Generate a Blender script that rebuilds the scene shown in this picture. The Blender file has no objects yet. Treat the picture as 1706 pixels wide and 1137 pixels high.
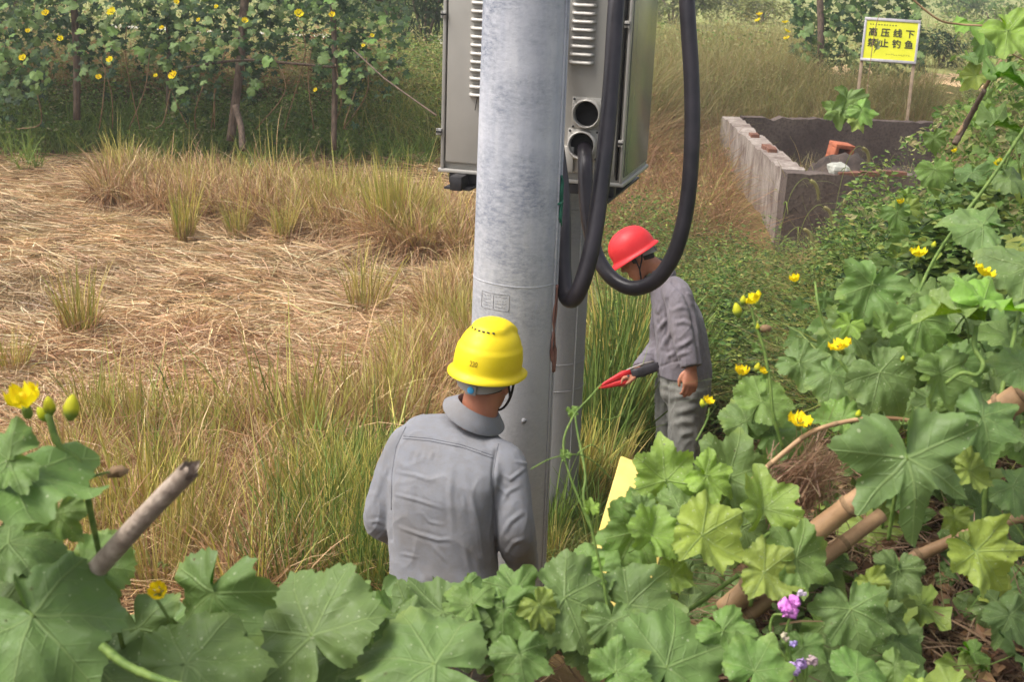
import bpy, bmesh, math, random
import numpy as np
from mathutils import Vector, Matrix, noise as mnoise

rng = np.random.default_rng(7)
random.seed(7)
SC = bpy.context.scene
COL = SC.collection
PI = math.pi

# ------------------------------------------------------------------ camera
EYE = np.array((0.0, 0.0, 2.75))
PITCH, ROLL, FPX = math.radians(17.4), math.radians(2.2), 2000.0
_F = np.array((0, math.cos(PITCH), -math.sin(PITCH)))
_R0 = np.array((1.0, 0, 0)); _U0 = np.array((0, math.sin(PITCH), math.cos(PITCH)))
_R = math.cos(ROLL) * _R0 + math.sin(ROLL) * _U0
_U = -math.sin(ROLL) * _R0 + math.cos(ROLL) * _U0
cam = bpy.data.cameras.new('camera'); cam_ob = bpy.data.objects.new('camera', cam); COL.objects.link(cam_ob)
cam.sensor_width = 36.0; cam.lens = 36.0 * FPX / 1706.0
cam.clip_start = 0.05; cam.clip_end = 2000
cam.dof.use_dof = True; cam.dof.focus_distance = 6.0; cam.dof.aperture_fstop = 8.0
M3 = Matrix(((_R[0], _U[0], -_F[0]), (_R[1], _U[1], -_F[1]), (_R[2], _U[2], -_F[2])))
cam_ob.matrix_world = Matrix.Translation(Vector(EYE)) @ M3.to_4x4()
SC.camera = cam_ob

# ------------------------------------------------------------------ sky, sun, exposure
SUN_EL, SUN_AZ = 58.0, -104.0          # azimuth from +Y towards +X (negative: from the left)
w = bpy.data.worlds.new("World"); SC.world = w; w.use_nodes = True
nt = w.node_tree
sky = nt.nodes.new('ShaderNodeTexSky'); sky.sky_type = 'NISHITA'; sky.sun_disc = False
sky.sun_elevation = math.radians(SUN_EL); sky.sun_rotation = math.radians(SUN_AZ)
sky.air_density = 0.8; sky.dust_density = 6.0; sky.ozone_density = 0.6; sky.altitude = 50
bg = nt.nodes['Background']; bg.inputs['Strength'].default_value = 0.145
hz_ = nt.nodes.new('ShaderNodeHueSaturation'); hz_.inputs['Saturation'].default_value = 0.45      # thin bright overcast
nt.links.new(sky.outputs[0], hz_.inputs['Color']); nt.links.new(hz_.outputs[0], bg.inputs['Color'])
sun = bpy.data.lights.new('sun', 'SUN'); sun.energy = 1.3; sun.angle = math.radians(18); sun.color = (1.0, 0.95, 0.89)
sun_ob = bpy.data.objects.new('sun', sun); COL.objects.link(sun_ob)
_sd = Vector((math.sin(math.radians(SUN_AZ)) * math.cos(math.radians(SUN_EL)),
              math.cos(math.radians(SUN_AZ)) * math.cos(math.radians(SUN_EL)), math.sin(math.radians(SUN_EL))))
sun_ob.rotation_euler = _sd.to_track_quat('Z', 'Y').to_euler(); sun_ob.location = (0, 0, 30)
SC.view_settings.view_transform = 'Standard'; SC.view_settings.look = 'None'
SC.view_settings.exposure = 0.84; SC.view_settings.gamma = 1.0; SC.view_settings.use_curve_mapping = False
SC.cycles.max_bounces = 6; SC.cycles.transparent_max_bounces = 4

# ------------------------------------------------------------------ measuring helpers
def P(px, py, d):
    """world point seen at photograph pixel (px, py), d metres along the view axis"""
    return EYE + d * (_F + (px - 853.0) / FPX * _R + (568.5 - py) / FPX * _U)
def PV(px, py, d): return Vector(P(px, py, d))
def imdir(dx, dy, dz=0.0):
    v = dx * _R - dy * _U + dz * _F
    return Vector(v / np.linalg.norm(v))
def project(X):
    X = np.asarray(X, float) - EYE
    d = X @ _F
    return 853 + FPX * (X @ _R) / d, 568.5 - FPX * (X @ _U) / d, d
def sstep(a, b, x):
    t = np.clip((np.asarray(x, float) - a) / (b - a), 0, 1); return t * t * (3 - 2 * t)
def wob(x, y, s=1.0, k=0.0):
    x = np.asarray(x, float) * s; y = np.asarray(y, float) * s
    return (np.sin(1.7 * x + 1.1 * y + k) + np.sin(-1.3 * x + 2.3 * y + 1.7 + 2 * k) + np.sin(3.1 * x - 0.7 * y + 4.1 - k)
            + 0.5 * np.sin(5.3 * x + 4.7 * y + 0.3 + k)) / 3.5
def terrain(x, y):
    x = np.asarray(x, float); y = np.asarray(y, float)
    z = 0.06 * wob(x, y, 1.3) + 0.045 * wob(x, y, 4.0, 2.0)
    z = z + 1.0 * sstep(15.6, 18.6, y + 0.5 * wob(x, y, 0.35) - 3.2 * sstep(1.6, 3.0, x))                      # bank behind the field
    ye = 2.1 + 1.5 * sstep(0.2, 1.2, x)
    z = z + 1.3 * sstep(0.8, -0.1, y - ye) * sstep(-40, -20, -np.abs(x))             # bank the camera stands on
    xb = 1.25 + 0.16 * (y - 6.5) + 0.06 * np.maximum(y - 10, 0)
    xb = np.where(y < 6.5, 0.55 + 0.12 * np.maximum(y - 2, 0), xb)
    xb = xb + 1.6 * sstep(8.5, 11, y)
    rb = sstep(0.0, 1.3, x - xb) * sstep(15.5, 11.5, y)
    z = z + 0.95 * rb * sstep(2.6, 5.0, y) * (1 - 0.3 * sstep(9, 13, y))            # bank on the right, under the vines
    z = z - 0.30 * np.exp(-(((x - 0.95) / 0.7) ** 2 + ((y - 6.9) / 1.1) ** 2))      # ditch
    z = z - 0.34 * np.exp(-(((x - 2.5) / 1.1) ** 2 + ((y - 11.6) / 1.6) ** 2))
    z = z + 0.10 * sstep(60, 140, y) * 10
    return z
def ground_hit(px, py, tmin=1.0, tmax=120.0):
    px = np.asarray(px, float); py = np.asarray(py, float)
    d = _F[None] + ((px - 853) / FPX)[:, None] * _R[None] + ((568.5 - py) / FPX)[:, None] * _U[None]
    N = len(px); t = np.full(N, float(tmin)); done = np.zeros(N, bool); lo = t.copy(); act = np.arange(N)
    while len(act):
        X = EYE + t[act, None] * d[act]; under = X[:, 2] < terrain(X[:, 0], X[:, 1])
        done[act[under]] = True; act = act[~under]; lo[act] = t[act]; t[act] *= 1.045; act = act[t[act] < tmax * 1.05]
    hi = t.copy()
    for i in range(9):
        mid = (lo + hi) / 2; X = EYE + mid[:, None] * d; under = X[:, 2] < terrain(X[:, 0], X[:, 1])
        hi = np.where(under, mid, hi); lo = np.where(under, lo, mid)
    t = hi
    ok = done & (t < tmax)
    X = EYE + t[:, None] * d
    X[:, 2] = terrain(X[:, 0], X[:, 1])
    return X, ok
def gpt(px, py):
    X, ok = ground_hit([px], [py]); return Vector(X[0])
def GZ(px, py, z):
    d = _F + (px - 853) / FPX * _R + (568.5 - py) / FPX * _U
    return Vector(EYE + d * (z - EYE[2]) / d[2])

# ------------------------------------------------------------------ object helpers
def tag(o, label=None, cat=None, group=None, kind=None):
    if label: o['label'] = label
    if cat: o['category'] = cat
    if group: o['group'] = group
    if kind: o['kind'] = kind
    return o
def empty(name, loc, label=None, cat=None, group=None, rot=None):
    o = bpy.data.objects.new(name, None); COL.objects.link(o); o.location = loc; o.empty_display_size = 0.1
    if rot is not None: o.rotation_euler = rot
    return tag(o, label, cat, group)
def link(name, me, parent=None, loc=None):
    o = bpy.data.objects.new(name, me); COL.objects.link(o)
    if parent is not None: o.parent = parent
    if loc is not None: o.location = loc
    return o
def as_list(m): return m if isinstance(m, (list, tuple)) else [m]
def np_mesh(name, V, Q, mats, col=None, uv=None, smooth=False, midx=None):
    V = np.asarray(V, np.float32).reshape(-1, 3); Q = np.asarray(Q, np.int32)
    me = bpy.data.meshes.new(name)
    n, k = Q.shape
    me.vertices.add(len(V)); me.vertices.foreach_set('co', V.ravel())
    me.loops.add(n * k); me.loops.foreach_set('vertex_index', Q.ravel())
    me.polygons.add(n); me.polygons.foreach_set('loop_start', np.arange(0, n * k, k, dtype=np.int32))
    if midx is not None: me.polygons.foreach_set('material_index', np.asarray(midx, np.int32))
    me.polygons.foreach_set('use_smooth', np.full(n, smooth, bool))
    if col is not None:
        a = me.attributes.new('Col', 'FLOAT_COLOR', 'POINT')
        c = np.ones((len(V), 4), np.float32); c[:, :3] = col; a.data.foreach_set('color', c.ravel())
    if uv is not None:
        l = me.uv_layers.new(name='UVMap'); l.data.foreach_set('uv', np.asarray(uv, np.float32)[Q.ravel()].ravel())
    for m in as_list(mats): me.materials.append(m)
    me.update(calc_edges=True)
    return me
def py_mesh(name, V, F, mats, smooth=True, midx=None):
    me = bpy.data.meshes.new(name); me.from_pydata([tuple(v) for v in V], [], F)
    for m in as_list(mats): me.materials.append(m)
    me.polygons.foreach_set('use_smooth', [smooth] * len(me.polygons))
    if midx is not None: me.polygons.foreach_set('material_index', midx)
    me.update(); return me
class MB:
    """collects simple shapes for ONE mesh object"""
    def __init__(s): s.V = []; s.F = []; s.M = []; s.mi = 0
    def add(s, V, F):
        o = len(s.V); s.V += [Vector(v) for v in V]; s.F += [tuple(i + o for i in f) for f in F]; s.M += [s.mi] * len(F)
    def box(s, c, size, rot=None, bev=0.0):
        bm = bmesh.new(); bmesh.ops.create_cube(bm, size=1.0)
        bmesh.ops.scale(bm, vec=Vector(size), verts=bm.verts)
        if bev: bmesh.ops.bevel(bm, geom=list(bm.edges), offset=bev, segments=2, affect='EDGES', profile=0.5)
        M = Matrix.Translation(Vector(c)) @ (rot.to_4x4() if rot is not None else Matrix())
        bm.verts.index_update()
        s.add([M @ v.co for v in bm.verts], [[v.index for v in f.verts] for f in bm.faces]); bm.free()
    def tube(s, path, rad, n=8, cap=True):
        path = [Vector(p) for p in path]; m = len(path)
        rr = rad if isinstance(rad, (list, tuple)) else [rad] * m
        t0 = (path[1] - path[0]).normalized()
        u = t0.orthogonal().normalized(); V = []; F = []
        for i in range(m):
            t = (path[min(i + 1, m - 1)] - path[max(i - 1, 0)]).normalized()
            u = (u - t * u.dot(t)).normalized(); v = t.cross(u)
            for j in range(n):
                a = 2 * PI * j / n; V.append(path[i] + (u * math.cos(a) + v * math.sin(a)) * rr[i])
        for i in range(m - 1):
            for j in range(n):
                F.append((i * n + j, i * n + (j + 1) % n, (i + 1) * n + (j + 1) % n, (i + 1) * n + j))
        if cap: F.append(tuple(range(n - 1, -1, -1))); F.append(tuple((m - 1) * n + j for j in range(n)))
        s.add(V, F)
    def loft(s, rings, n=20, caps=True):
        """rings: (centre, u half vector, v half vector, exponent)"""
        V = []; F = []; m = len(rings)
        for c, u, v, e in rings:
            c, u, v = Vector(c), Vector(u), Vector(v)
            for j in range(n):
                a = 2 * PI * j / n; ca, sa = math.cos(a), math.sin(a)
                V.append(c + u * math.copysign(abs(ca) ** (2 / e), ca) + v * math.copysign(abs(sa) ** (2 / e), sa))
        for i in range(m - 1):
            for j in range(n):
                F.append((i * n + j, i * n + (j + 1) % n, (i + 1) * n + (j + 1) % n, (i + 1) * n + j))
        if caps:
            F.append(tuple(range(n - 1, -1, -1))); F.append(tuple((m - 1) * n + j for j in range(n)))
        s.add(V, F)
    def lathe(s, prof, n=24, M=None, cap=False):
        M = M or Matrix(); V = []; F = []; m = len(prof)
        for r, z in prof:
            for j in range(n):
                a = 2 * PI * j / n; V.append(M @ Vector((r * math.cos(a), r * math.sin(a), z)))
        for i in range(m - 1):
            for j in range(n):
                F.append((i * n + j, i * n + (j + 1) % n, (i + 1) * n + (j + 1) % n, (i + 1) * n + j))
        if cap: F.append(tuple(range(n - 1, -1, -1))); F.append(tuple((m - 1) * n + j for j in range(n)))
        s.add(V, F)
    def ball(s, c, u, v, w_, n=14, m=9):
        c, u, v, w_ = Vector(c), Vector(u), Vector(v), Vector(w_)
        rings = []
        for i in range(m):
            t = PI * (i + 0.35) / (m - 0.3) - PI / 2
            rings.append((c + w_ * math.sin(t), u * math.cos(t), v * math.cos(t), 2))
        s.loft(rings, n)
    def mesh(s, name, mats, smooth=True, off=None):
        V = s.V if off is None else [v - Vector(off) for v in s.V]
        return py_mesh(name, V, s.F, mats, smooth, s.M)
    def build(s, name, mats, parent=None, smooth=True, off=None):
        return link(name, s.mesh(name, mats, smooth, off), parent)
def autosmooth(o, deg=35):
    me = o.data
    bm = bmesh.new(); bm.from_mesh(me)
    bmesh.ops.recalc_face_normals(bm, faces=bm.faces)
    lim = math.radians(deg)
    for e in bm.edges:
        e.smooth = not (len(e.link_faces) == 2 and e.calc_face_angle(0) > lim)
    bm.to_mesh(me); bm.free(); return o
def remesh(mb, voxel, smooth_it=4, fac=0.5):
    """union of all pieces of mb as one continuous mesh"""
    me = mb.mesh('tmp', [], True)
    bm = bmesh.new(); bm.from_mesh(me); bmesh.ops.recalc_face_normals(bm, faces=bm.faces); bm.to_mesh(me); bm.free()
    o = bpy.data.objects.new('tmp', me); COL.objects.link(o)
    r = o.modifiers.new('r', 'REMESH'); r.mode = 'VOXEL'; r.voxel_size = voxel; r.use_smooth_shade = True
    if smooth_it:
        sm = o.modifiers.new('s', 'SMOOTH'); sm.factor = fac; sm.iterations = smooth_it
    dg = bpy.context.evaluated_depsgraph_get()
    out = bpy.data.meshes.new_from_object(o.evaluated_get(dg))
    bpy.data.objects.remove(o); bpy.data.meshes.remove(me)
    return out
def curve_pts(pts, n=24):
    """Catmull-Rom through points"""
    p = [Vector(q) for q in pts]; p = [p[0] * 2 - p[1]] + p + [p[-1] * 2 - p[-2]]; out = []
    segs = len(p) - 3
    for i in range(n + 1):
        t = i / n * segs; k = min(int(t), segs - 1); t -= k
        a, b, c, d = p[k], p[k + 1], p[k + 2], p[k + 3]
        out.append(0.5 * ((2 * b) + (c - a) * t + (2 * a - 5 * b + 4 * c - d) * t * t + (3 * b - a - 3 * c + d) * t ** 3))
    return out

# ------------------------------------------------------------------ materials
def srgb(r, g, b):
    f = lambda c: (c / 255 / 12.92) if c / 255 <= 0.04045 else ((c / 255 + 0.055) / 1.055) ** 2.4
    return (f(r), f(g), f(b), 1.0)
class NT:
    def __init__(s, name):
        s.m = bpy.data.materials.new(name); s.m.use_nodes = True; s.t = s.m.node_tree
        s.b = s.t.nodes['Principled BSDF']; s.out = s.t.nodes['Material Output']
    def n(s, t, **kw):
        x = s.t.nodes.new(t)
        for k, v in kw.items(): setattr(x, k, v)
        return x
    def l(s, a, b): s.t.links.new(a, b)
    def put(s, sock, v):
        if isinstance(v, bpy.types.NodeSocket): s.l(v, sock)
        else: sock.default_value = v
    def math(s, op, a, b=None, c=None, clamp=False):
        x = s.n('ShaderNodeMath', operation=op); x.use_clamp = clamp; s.put(x.inputs[0], a)
        if b is not None: s.put(x.inputs[1], b)
        if c is not None: s.put(x.inputs[2], c)
        return x.outputs[0]
    def mix(s, f, a, b, mode='MIX'):
        x = s.n('ShaderNodeMix', data_type='RGBA', blend_type=mode); s.put(x.inputs[0], f); s.put(x.inputs[6], a); s.put(x.inputs[7], b)
        return x.outputs[2]
    def ramp(s, f, lo, hi, a=0.0, b=1.0):
        x = s.n('ShaderNodeMapRange'); s.put(x.inputs[0], f)
        x.inputs[1].default_value = lo; x.inputs[2].default_value = hi; x.inputs[3].default_value = a; x.inputs[4].default_value = b
        return x.outputs[0]
    def coord(s, kind='Object', scale=(1, 1, 1)):
        c = s.n('ShaderNodeTexCoord'); mp = s.n('ShaderNodeMapping'); s.l(c.outputs[kind], mp.inputs[0]); mp.inputs['Scale'].default_value = scale
        return mp.outputs[0]
    def noise(s, vec, scale=5, detail=4, rough=0.55, dist=0.0):
        x = s.n('ShaderNodeTexNoise'); s.put(x.inputs['Vector'], vec); x.inputs['Scale'].default_value = scale
        x.inputs['Detail'].default_value = detail; x.inputs['Roughness'].default_value = rough; x.inputs['Distortion'].default_value = dist
        return x.outputs[0]
    def bump(s, h, strength=0.3, dist=0.01):
        x = s.n('ShaderNodeBump'); x.inputs['Strength'].default_value = strength; x.inputs['Distance'].default_value = dist
        s.put(x.inputs['Height'], h); s.l(x.outputs[0], s.b.inputs['Normal']); return x
    def set(s, col=None, rough=None, metal=None, spec=None):
        if col is not None: s.put(s.b.inputs['Base Color'], col)
        if rough is not None: s.put(s.b.inputs['Roughness'], rough)
        if metal is not None: s.b.inputs['Metallic'].default_value = metal
        if spec is not None: s.b.inputs['Specular IOR Level'].default_value = spec
        return s.m
def noisy(name, a, b, scale=8, rough=0.7, bump=0.0, bscale=40, stretch=(1, 1, 1), spec=0.4, metal=0.0, lo=0.35, hi=0.65, coord='Object', bdist=0.004):
    t = NT(name); v = t.coord(coord, stretch)
    f = t.ramp(t.noise(v, scale, 6, 0.6), lo, hi)
    t.set(t.mix(f, a, b), rough, metal, spec)
    if bump: t.bump(t.noise(v, bscale, 4), bump, bdist)
    return t.m
def foliage(name, trans=0.35, rough=0.55, spec=0.25):
    """colour per blade or leaf from the mesh attribute, tinted by the object colour"""
    t = NT(name); a = t.n('ShaderNodeAttribute', attribute_name='Col'); oi = t.n('ShaderNodeObjectInfo')
    c = t.mix(1.0, a.outputs['Color'], oi.outputs['Color'], 'MULTIPLY')
    t.set(c, rough, 0, spec)
    tr = t.n('ShaderNodeBsdfTranslucent'); t.l(t.mix(0.35, c, (0.75, 0.8, 0.1, 1), 'MULTIPLY') if False else c, tr.inputs['Color'])
    mx = t.n('ShaderNodeMixShader'); mx.inputs[0].default_value = trans
    t.l(t.b.outputs[0], mx.inputs[1]); t.l(tr.outputs[0], mx.inputs[2]); t.l(mx.outputs[0], t.out.inputs[0])
    return t.m
MAT = {}
MAT['foliage'] = foliage('foliage_blades'); MAT['straw'] = foliage('straw_blades', 0.15, 0.6, 0.3)
def leaf_material():
    t = NT('broad_leaf'); uvn = t.n('ShaderNodeUVMap'); sp = t.n('ShaderNodeSeparateXYZ'); t.l(uvn.outputs[0], sp.inputs[0])
    x, y = sp.outputs[0], sp.outputs[1]
    oi = t.n('ShaderNodeObjectInfo')
    vein = None; sec = None
    for deg in (0, 50, -50, 104, -104):
        a = math.radians(deg); ux, uy = math.sin(a), math.cos(a)
        al = t.math('ADD', t.math('MULTIPLY', x, ux), t.math('MULTIPLY', y, uy))
        pe = t.math('ABSOLUTE', t.math('SUBTRACT', t.math('MULTIPLY', x, uy), t.math('MULTIPLY', y, ux)))
        wdt = t.math('MULTIPLY_ADD', al, -0.010, 0.015)
        v = t.math('MULTIPLY', t.ramp(t.math('DIVIDE', pe, wdt), 0.5, 1.6, 1, 0), t.math('GREATER_THAN', al, 0.0))
        vein = v if vein is None else t.math('MAXIMUM', vein, v)
        ph = t.math('SINE', t.math('MULTIPLY', t.math('SUBTRACT', al, t.math('MULTIPLY', pe, 0.9)), 34.0))
        s2 = t.math('MULTIPLY', t.ramp(ph, 0.86, 1.0), t.math('MULTIPLY', t.math('GREATER_THAN', al, 0.1), t.ramp(pe, 0.10, 0.24, 1, 0)))
        sec = s2 if sec is None else t.math('MAXIMUM', sec, s2)
    cv = t.n('ShaderNodeCombineXYZ'); t.l(x, cv.inputs[0]); t.l(y, cv.inputs[1]); t.l(t.math('MULTIPLY', oi.outputs['Random'], 40.0), cv.inputs[2])
    n1 = t.noise(cv.outputs[0], 2.2, 4); n2 = t.noise(cv.outputs[0], 11, 4); n3 = t.noise(cv.outputs[0], 30, 2)
    base = oi.outputs['Color']
    hs = t.n('ShaderNodeHueSaturation'); t.put(hs.inputs['Hue'], t.ramp(oi.outputs['Random'], 0, 1, 0.476, 0.518))
    t.put(hs.inputs['Value'], t.ramp(n1, 0.25, 0.75, 0.55, 1.25)); t.put(hs.inputs['Saturation'], t.ramp(n2, 0.3, 0.7, 1.05, 1.3)); t.l(base, hs.inputs['Color'])
    c = hs.outputs[0]
    # yellowing towards the rim, patchy
    rad = t.math('SQRT', t.math('ADD', t.math('MULTIPLY', x, x), t.math('MULTIPLY', y, y)))
    ye = t.math('MULTIPLY', t.ramp(t.math('ADD', rad, t.math('MULTIPLY', t.math('SUBTRACT', n1, 0.5), 1.4)), 0.62, 1.15), t.ramp(oi.outputs['Alpha'], 0, 1, 0.0, 0.9))
    c = t.mix(ye, c, srgb(150, 160, 50))
    c = t.mix(t.math('MULTIPLY', sec, 0.16), c, srgb(150, 175, 110))
    c = t.mix(t.math('MULTIPLY', vein, 0.42), c, srgb(150, 172, 108))
    # pale insect marks
    vo = t.n('ShaderNodeTexVoronoi'); vo.inputs['Scale'].default_value = 15.0; vo.inputs['Randomness'].default_value = 1.0; t.l(cv.outputs[0], vo.inputs['Vector'])
    spx = t.n('ShaderNodeSeparateColor'); t.l(vo.outputs['Color'], spx.inputs[0])
    near = t.math('LESS_THAN', t.math('ADD', vo.outputs['Distance'], t.math('MULTIPLY', t.math('SUBTRACT', n3, 0.5), 0.75)), t.math('MULTIPLY', spx.outputs[0], 0.22))
    spot = t.math('MULTIPLY', near, t.math('GREATER_THAN', t.math('ADD', spx.outputs[1], t.math('MULTIPLY', t.math('SUBTRACT', n1, 0.5), 2.2)), t.ramp(oi.outputs['Random'], 0, 1, 0.36, 0.86)))
    c = t.mix(t.math('MULTIPLY', spot, 0.7), c, srgb(205, 210, 180))
    # small brown damage
    vb = t.n('ShaderNodeTexVoronoi'); vb.inputs['Scale'].default_value = 4.0; t.l(cv.outputs[0], vb.inputs['Vector'])
    hole = t.math('LESS_THAN', t.math('ADD', vb.outputs['Distance'], t.math('MULTIPLY', t.math('SUBTRACT', n3, 0.5), 0.25)), 0.085)
    c = t.mix(t.math('MULTIPLY', hole, 0.75), c, srgb(84, 74, 44))
    geo = t.n('ShaderNodeNewGeometry')
    c = t.mix(t.math('MULTIPLY', geo.outputs['Backfacing'], 0.45), c, srgb(150, 172, 110))
    t.set(c, t.ramp(n2, 0.3, 0.7, 0.38, 0.6), 0, 0.3)
    h = t.math('ADD', t.math('MULTIPLY', vein, -0.6), t.math('MULTIPLY', t.math('ADD', n2, t.math('MULTIPLY', sec, -0.35)), 0.8))
    t.bump(h, 0.55, 0.006)
    tr = t.n('ShaderNodeBsdfTranslucent'); t.l(t.mix(1.0, c, (1.0, 1.0, 0.45, 1), 'MULTIPLY'), tr.inputs['Color'])
    mx = t.n('ShaderNodeMixShader'); mx.inputs[0].default_value = 0.34
    t.l(t.b.outputs[0], mx.inputs[1]); t.l(tr.outputs[0], mx.inputs[2])
    gone = t.math('LESS_THAN', t.math('ADD', vb.outputs['Distance'], t.math('MULTIPLY', t.math('SUBTRACT', n3, 0.5), 0.25)), 0.045)     # holes eaten through
    tp = t.n('ShaderNodeBsdfTransparent'); m2 = t.n('ShaderNodeMixShader'); t.l(gone, m2.inputs[0]); t.l(mx.outputs[0], m2.inputs[1]); t.l(tp.outputs[0], m2.inputs[2]); t.l(m2.outputs[0], t.out.inputs[0])
    return t.m
MAT['leaf'] = leaf_material()
def stem_material(name, a, b):
    t = NT(name); v = t.coord('Object', (1, 1, 1)); t.set(t.mix(t.ramp(t.noise(v, 60, 4), 0.35, 0.65), a, b), 0.6, 0, 0.3); t.bump(t.noise(v, 220, 2), 0.3, 0.002); return t.m
MAT['stem'] = stem_material('green_stem', srgb(84, 110, 48), srgb(116, 138, 66))
MAT['petal'] = foliage('yellow_petal', 0.3, 0.6, 0.2)
MAT['wood'] = noisy('weathered_wood', srgb(132, 116, 102), srgb(188, 172, 156), 30, 0.9, 0.9, 70, (1, 1, 1), 0.2, lo=.3, hi=.7)
MAT['darkwood'] = noisy('old_post_wood', srgb(70, 60, 52), srgb(118, 100, 86), 8, 0.9, 0.6, 24, (5, 5, 0.8), 0.2)
MAT['bamboo'] = noisy('dry_bamboo', srgb(138, 106, 76), srgb(196, 160, 120), 9, 0.55, 0.3, 60, (1, 1, 1), 0.35, lo=.3, hi=.7)
MAT['twig'] = noisy('dry_twig', srgb(110, 86, 60), srgb(158, 130, 96), 20, 0.8, 0.3, 80)
MAT['steel'] = None
# ================================================================== ground
def make_ground():
    def axis(a, b, step, far):
        v = list(np.arange(a, b + 1e-6, step)); s = step
        while v[-1] < far: s *= 1.3; v.append(v[-1] + s)
        s = step; lo = []
        x = a
        while x > -far: s *= 1.3; x -= s; lo.append(x)
        return np.array(lo[::-1] + v)
    xs = axis(-10, 12, 0.13, 400); ys = axis(0, 26, 0.13, 400)
    X, Y = np.meshgrid(xs, ys); Z = terrain(X, Y)
    V = np.stack([X, Y, Z], -1).reshape(-1, 3)
    nx, ny = len(xs), len(ys); i = np.arange(nx * ny).reshape(ny, nx)
    Q = np.stack([i[:-1, :-1], i[:-1, 1:], i[1:, 1:], i[1:, :-1]], -1).reshape(-1, 4)
    t = NT('field_soil'); v = t.coord('Object')
    n = t.noise(v, 1.3, 6); n2 = t.noise(v, 9, 5)
    c = t.mix(t.ramp(n, 0.35, 0.65), srgb(104, 84, 58), srgb(134, 108, 74))
    c = t.mix(t.ramp(n2, 0.35, 0.7, 0, 0.6), c, srgb(82, 74, 44))
    # beyond the field the soil is dark and grown over
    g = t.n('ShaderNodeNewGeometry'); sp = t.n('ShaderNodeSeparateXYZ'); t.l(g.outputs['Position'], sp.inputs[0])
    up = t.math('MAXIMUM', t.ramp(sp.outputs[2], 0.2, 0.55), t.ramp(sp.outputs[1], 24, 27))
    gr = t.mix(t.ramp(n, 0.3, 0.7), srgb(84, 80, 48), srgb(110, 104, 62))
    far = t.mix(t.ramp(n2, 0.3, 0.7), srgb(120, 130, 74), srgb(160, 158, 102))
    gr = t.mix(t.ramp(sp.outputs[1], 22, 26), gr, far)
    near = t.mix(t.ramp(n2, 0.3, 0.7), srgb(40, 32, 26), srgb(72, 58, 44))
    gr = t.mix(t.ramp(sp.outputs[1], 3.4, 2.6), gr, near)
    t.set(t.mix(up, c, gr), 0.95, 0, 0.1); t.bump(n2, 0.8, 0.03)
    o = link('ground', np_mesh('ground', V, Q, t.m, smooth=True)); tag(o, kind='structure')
make_ground()
def strip(name, pts, w0, w1, mat, n=40, lift=0.02):
    """an unpaved path draped over the ground"""
    c = curve_pts([(p[0], p[1], 0) for p in pts], n); V = []; F = []
    for i, p in enumerate(c):
        t = (c[min(i + 1, n)] - c[max(i - 1, 0)]).normalized(); s = Vector((-t.y, t.x, 0))
        ww = (w0 + (w1 - w0) * i / n) * (1 + 0.12 * math.sin(i * 1.9))
        for k in range(5):
            q = p + s * ww * (k / 4 - 0.5); V.append((q.x, q.y, float(terrain(q.x, q.y)) + lift - (0.015 if k in (0, 4) else 0)))
    for i in range(n):
        for k in range(4): a = i * 5 + k; F.append((a, a + 1, a + 6, a + 5))
    return tag(link(name, py_mesh(name, V, F, mat)), kind='structure')
MAT['sand'] = noisy('sandy_soil', srgb(186, 152, 112), srgb(214, 184, 146), 3, 0.95, 0.5, 14, spec=0.1)
MAT['palepath'] = noisy('pale_concrete_lane', srgb(186, 182, 172), srgb(206, 202, 192), 4, 0.9)
a = GZ(1330, 112, 1.0); b = GZ(1470, 130, 1.0); c_ = GZ(1640, 138, 1.0); d_ = GZ(1800, 128, 1.0)
strip('path', [a, b, c_, d_], 2.2, 2.6, MAT['sand'])
strip('path', [(-22, 30.5), (-12, 29.2), (-5, 28.4), (-1.2, 28.2), (3, 29)], 1.1, 1.1, MAT['palepath'], lift=0.05)

# ================================================================== concrete poles
def concrete(name, a, b, dark, kdark, warm=None):
    t = NT(name); v = t.coord('Object', (1, 1, 1)); vs = t.coord('Object', (1, 1, 2.4)); vt = t.coord('Object', (6, 6, 0.5))
    n = t.noise(v, 3.0, 5, 0.6); f = t.noise(vs, 34, 9, 0.8, 0.3); st = t.noise(vt, 4, 4)
    c = t.mix(t.ramp(st, 0.3, 0.7), a, b)
    bl = t.math('MULTIPLY', t.ramp(f, 0.34, 0.66), t.ramp(n, 0.38, 0.60))
    c = t.mix(t.math('MULTIPLY', bl, kdark), c, dark)
    sx = t.n('ShaderNodeSeparateXYZ'); tc = t.n('ShaderNodeTexCoord'); t.l(tc.outputs['Object'], sx.inputs[0])
    if warm is not None:   # lower stretch of the pole is greyer
        c = t.mix(t.ramp(t.math('ADD', sx.outputs[2], t.math('MULTIPLY', n, 0.6)), 2.4, 1.7, 0, 0.75), c, warm)
    fine = t.noise(v, 130, 3)
    c = t.mix(t.ramp(fine, 0.6, 0.75, 0, 0.18), c, dark)
    t.set(c, 0.95, 0, 0.12); t.bump(t.math('ADD', f, t.math('MULTIPLY', fine, 0.5)), 0.4, 0.004)
    return t.m
MAT['pole'] = concrete('pale_spun_concrete', srgb(186, 189, 198), srgb(206, 207, 211), srgb(90, 100, 118), 0.95, srgb(180, 179, 178))
MAT['pole2'] = concrete('grey_spun_concrete', srgb(152, 152, 156), srgb(172, 172, 174), srgb(104, 106, 112), 0.8, srgb(152, 150, 150))
MAT['mark'] = noisy('faded_stamp_ink', srgb(130, 130, 132), srgb(160, 160, 162), 60, 0.8)
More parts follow.
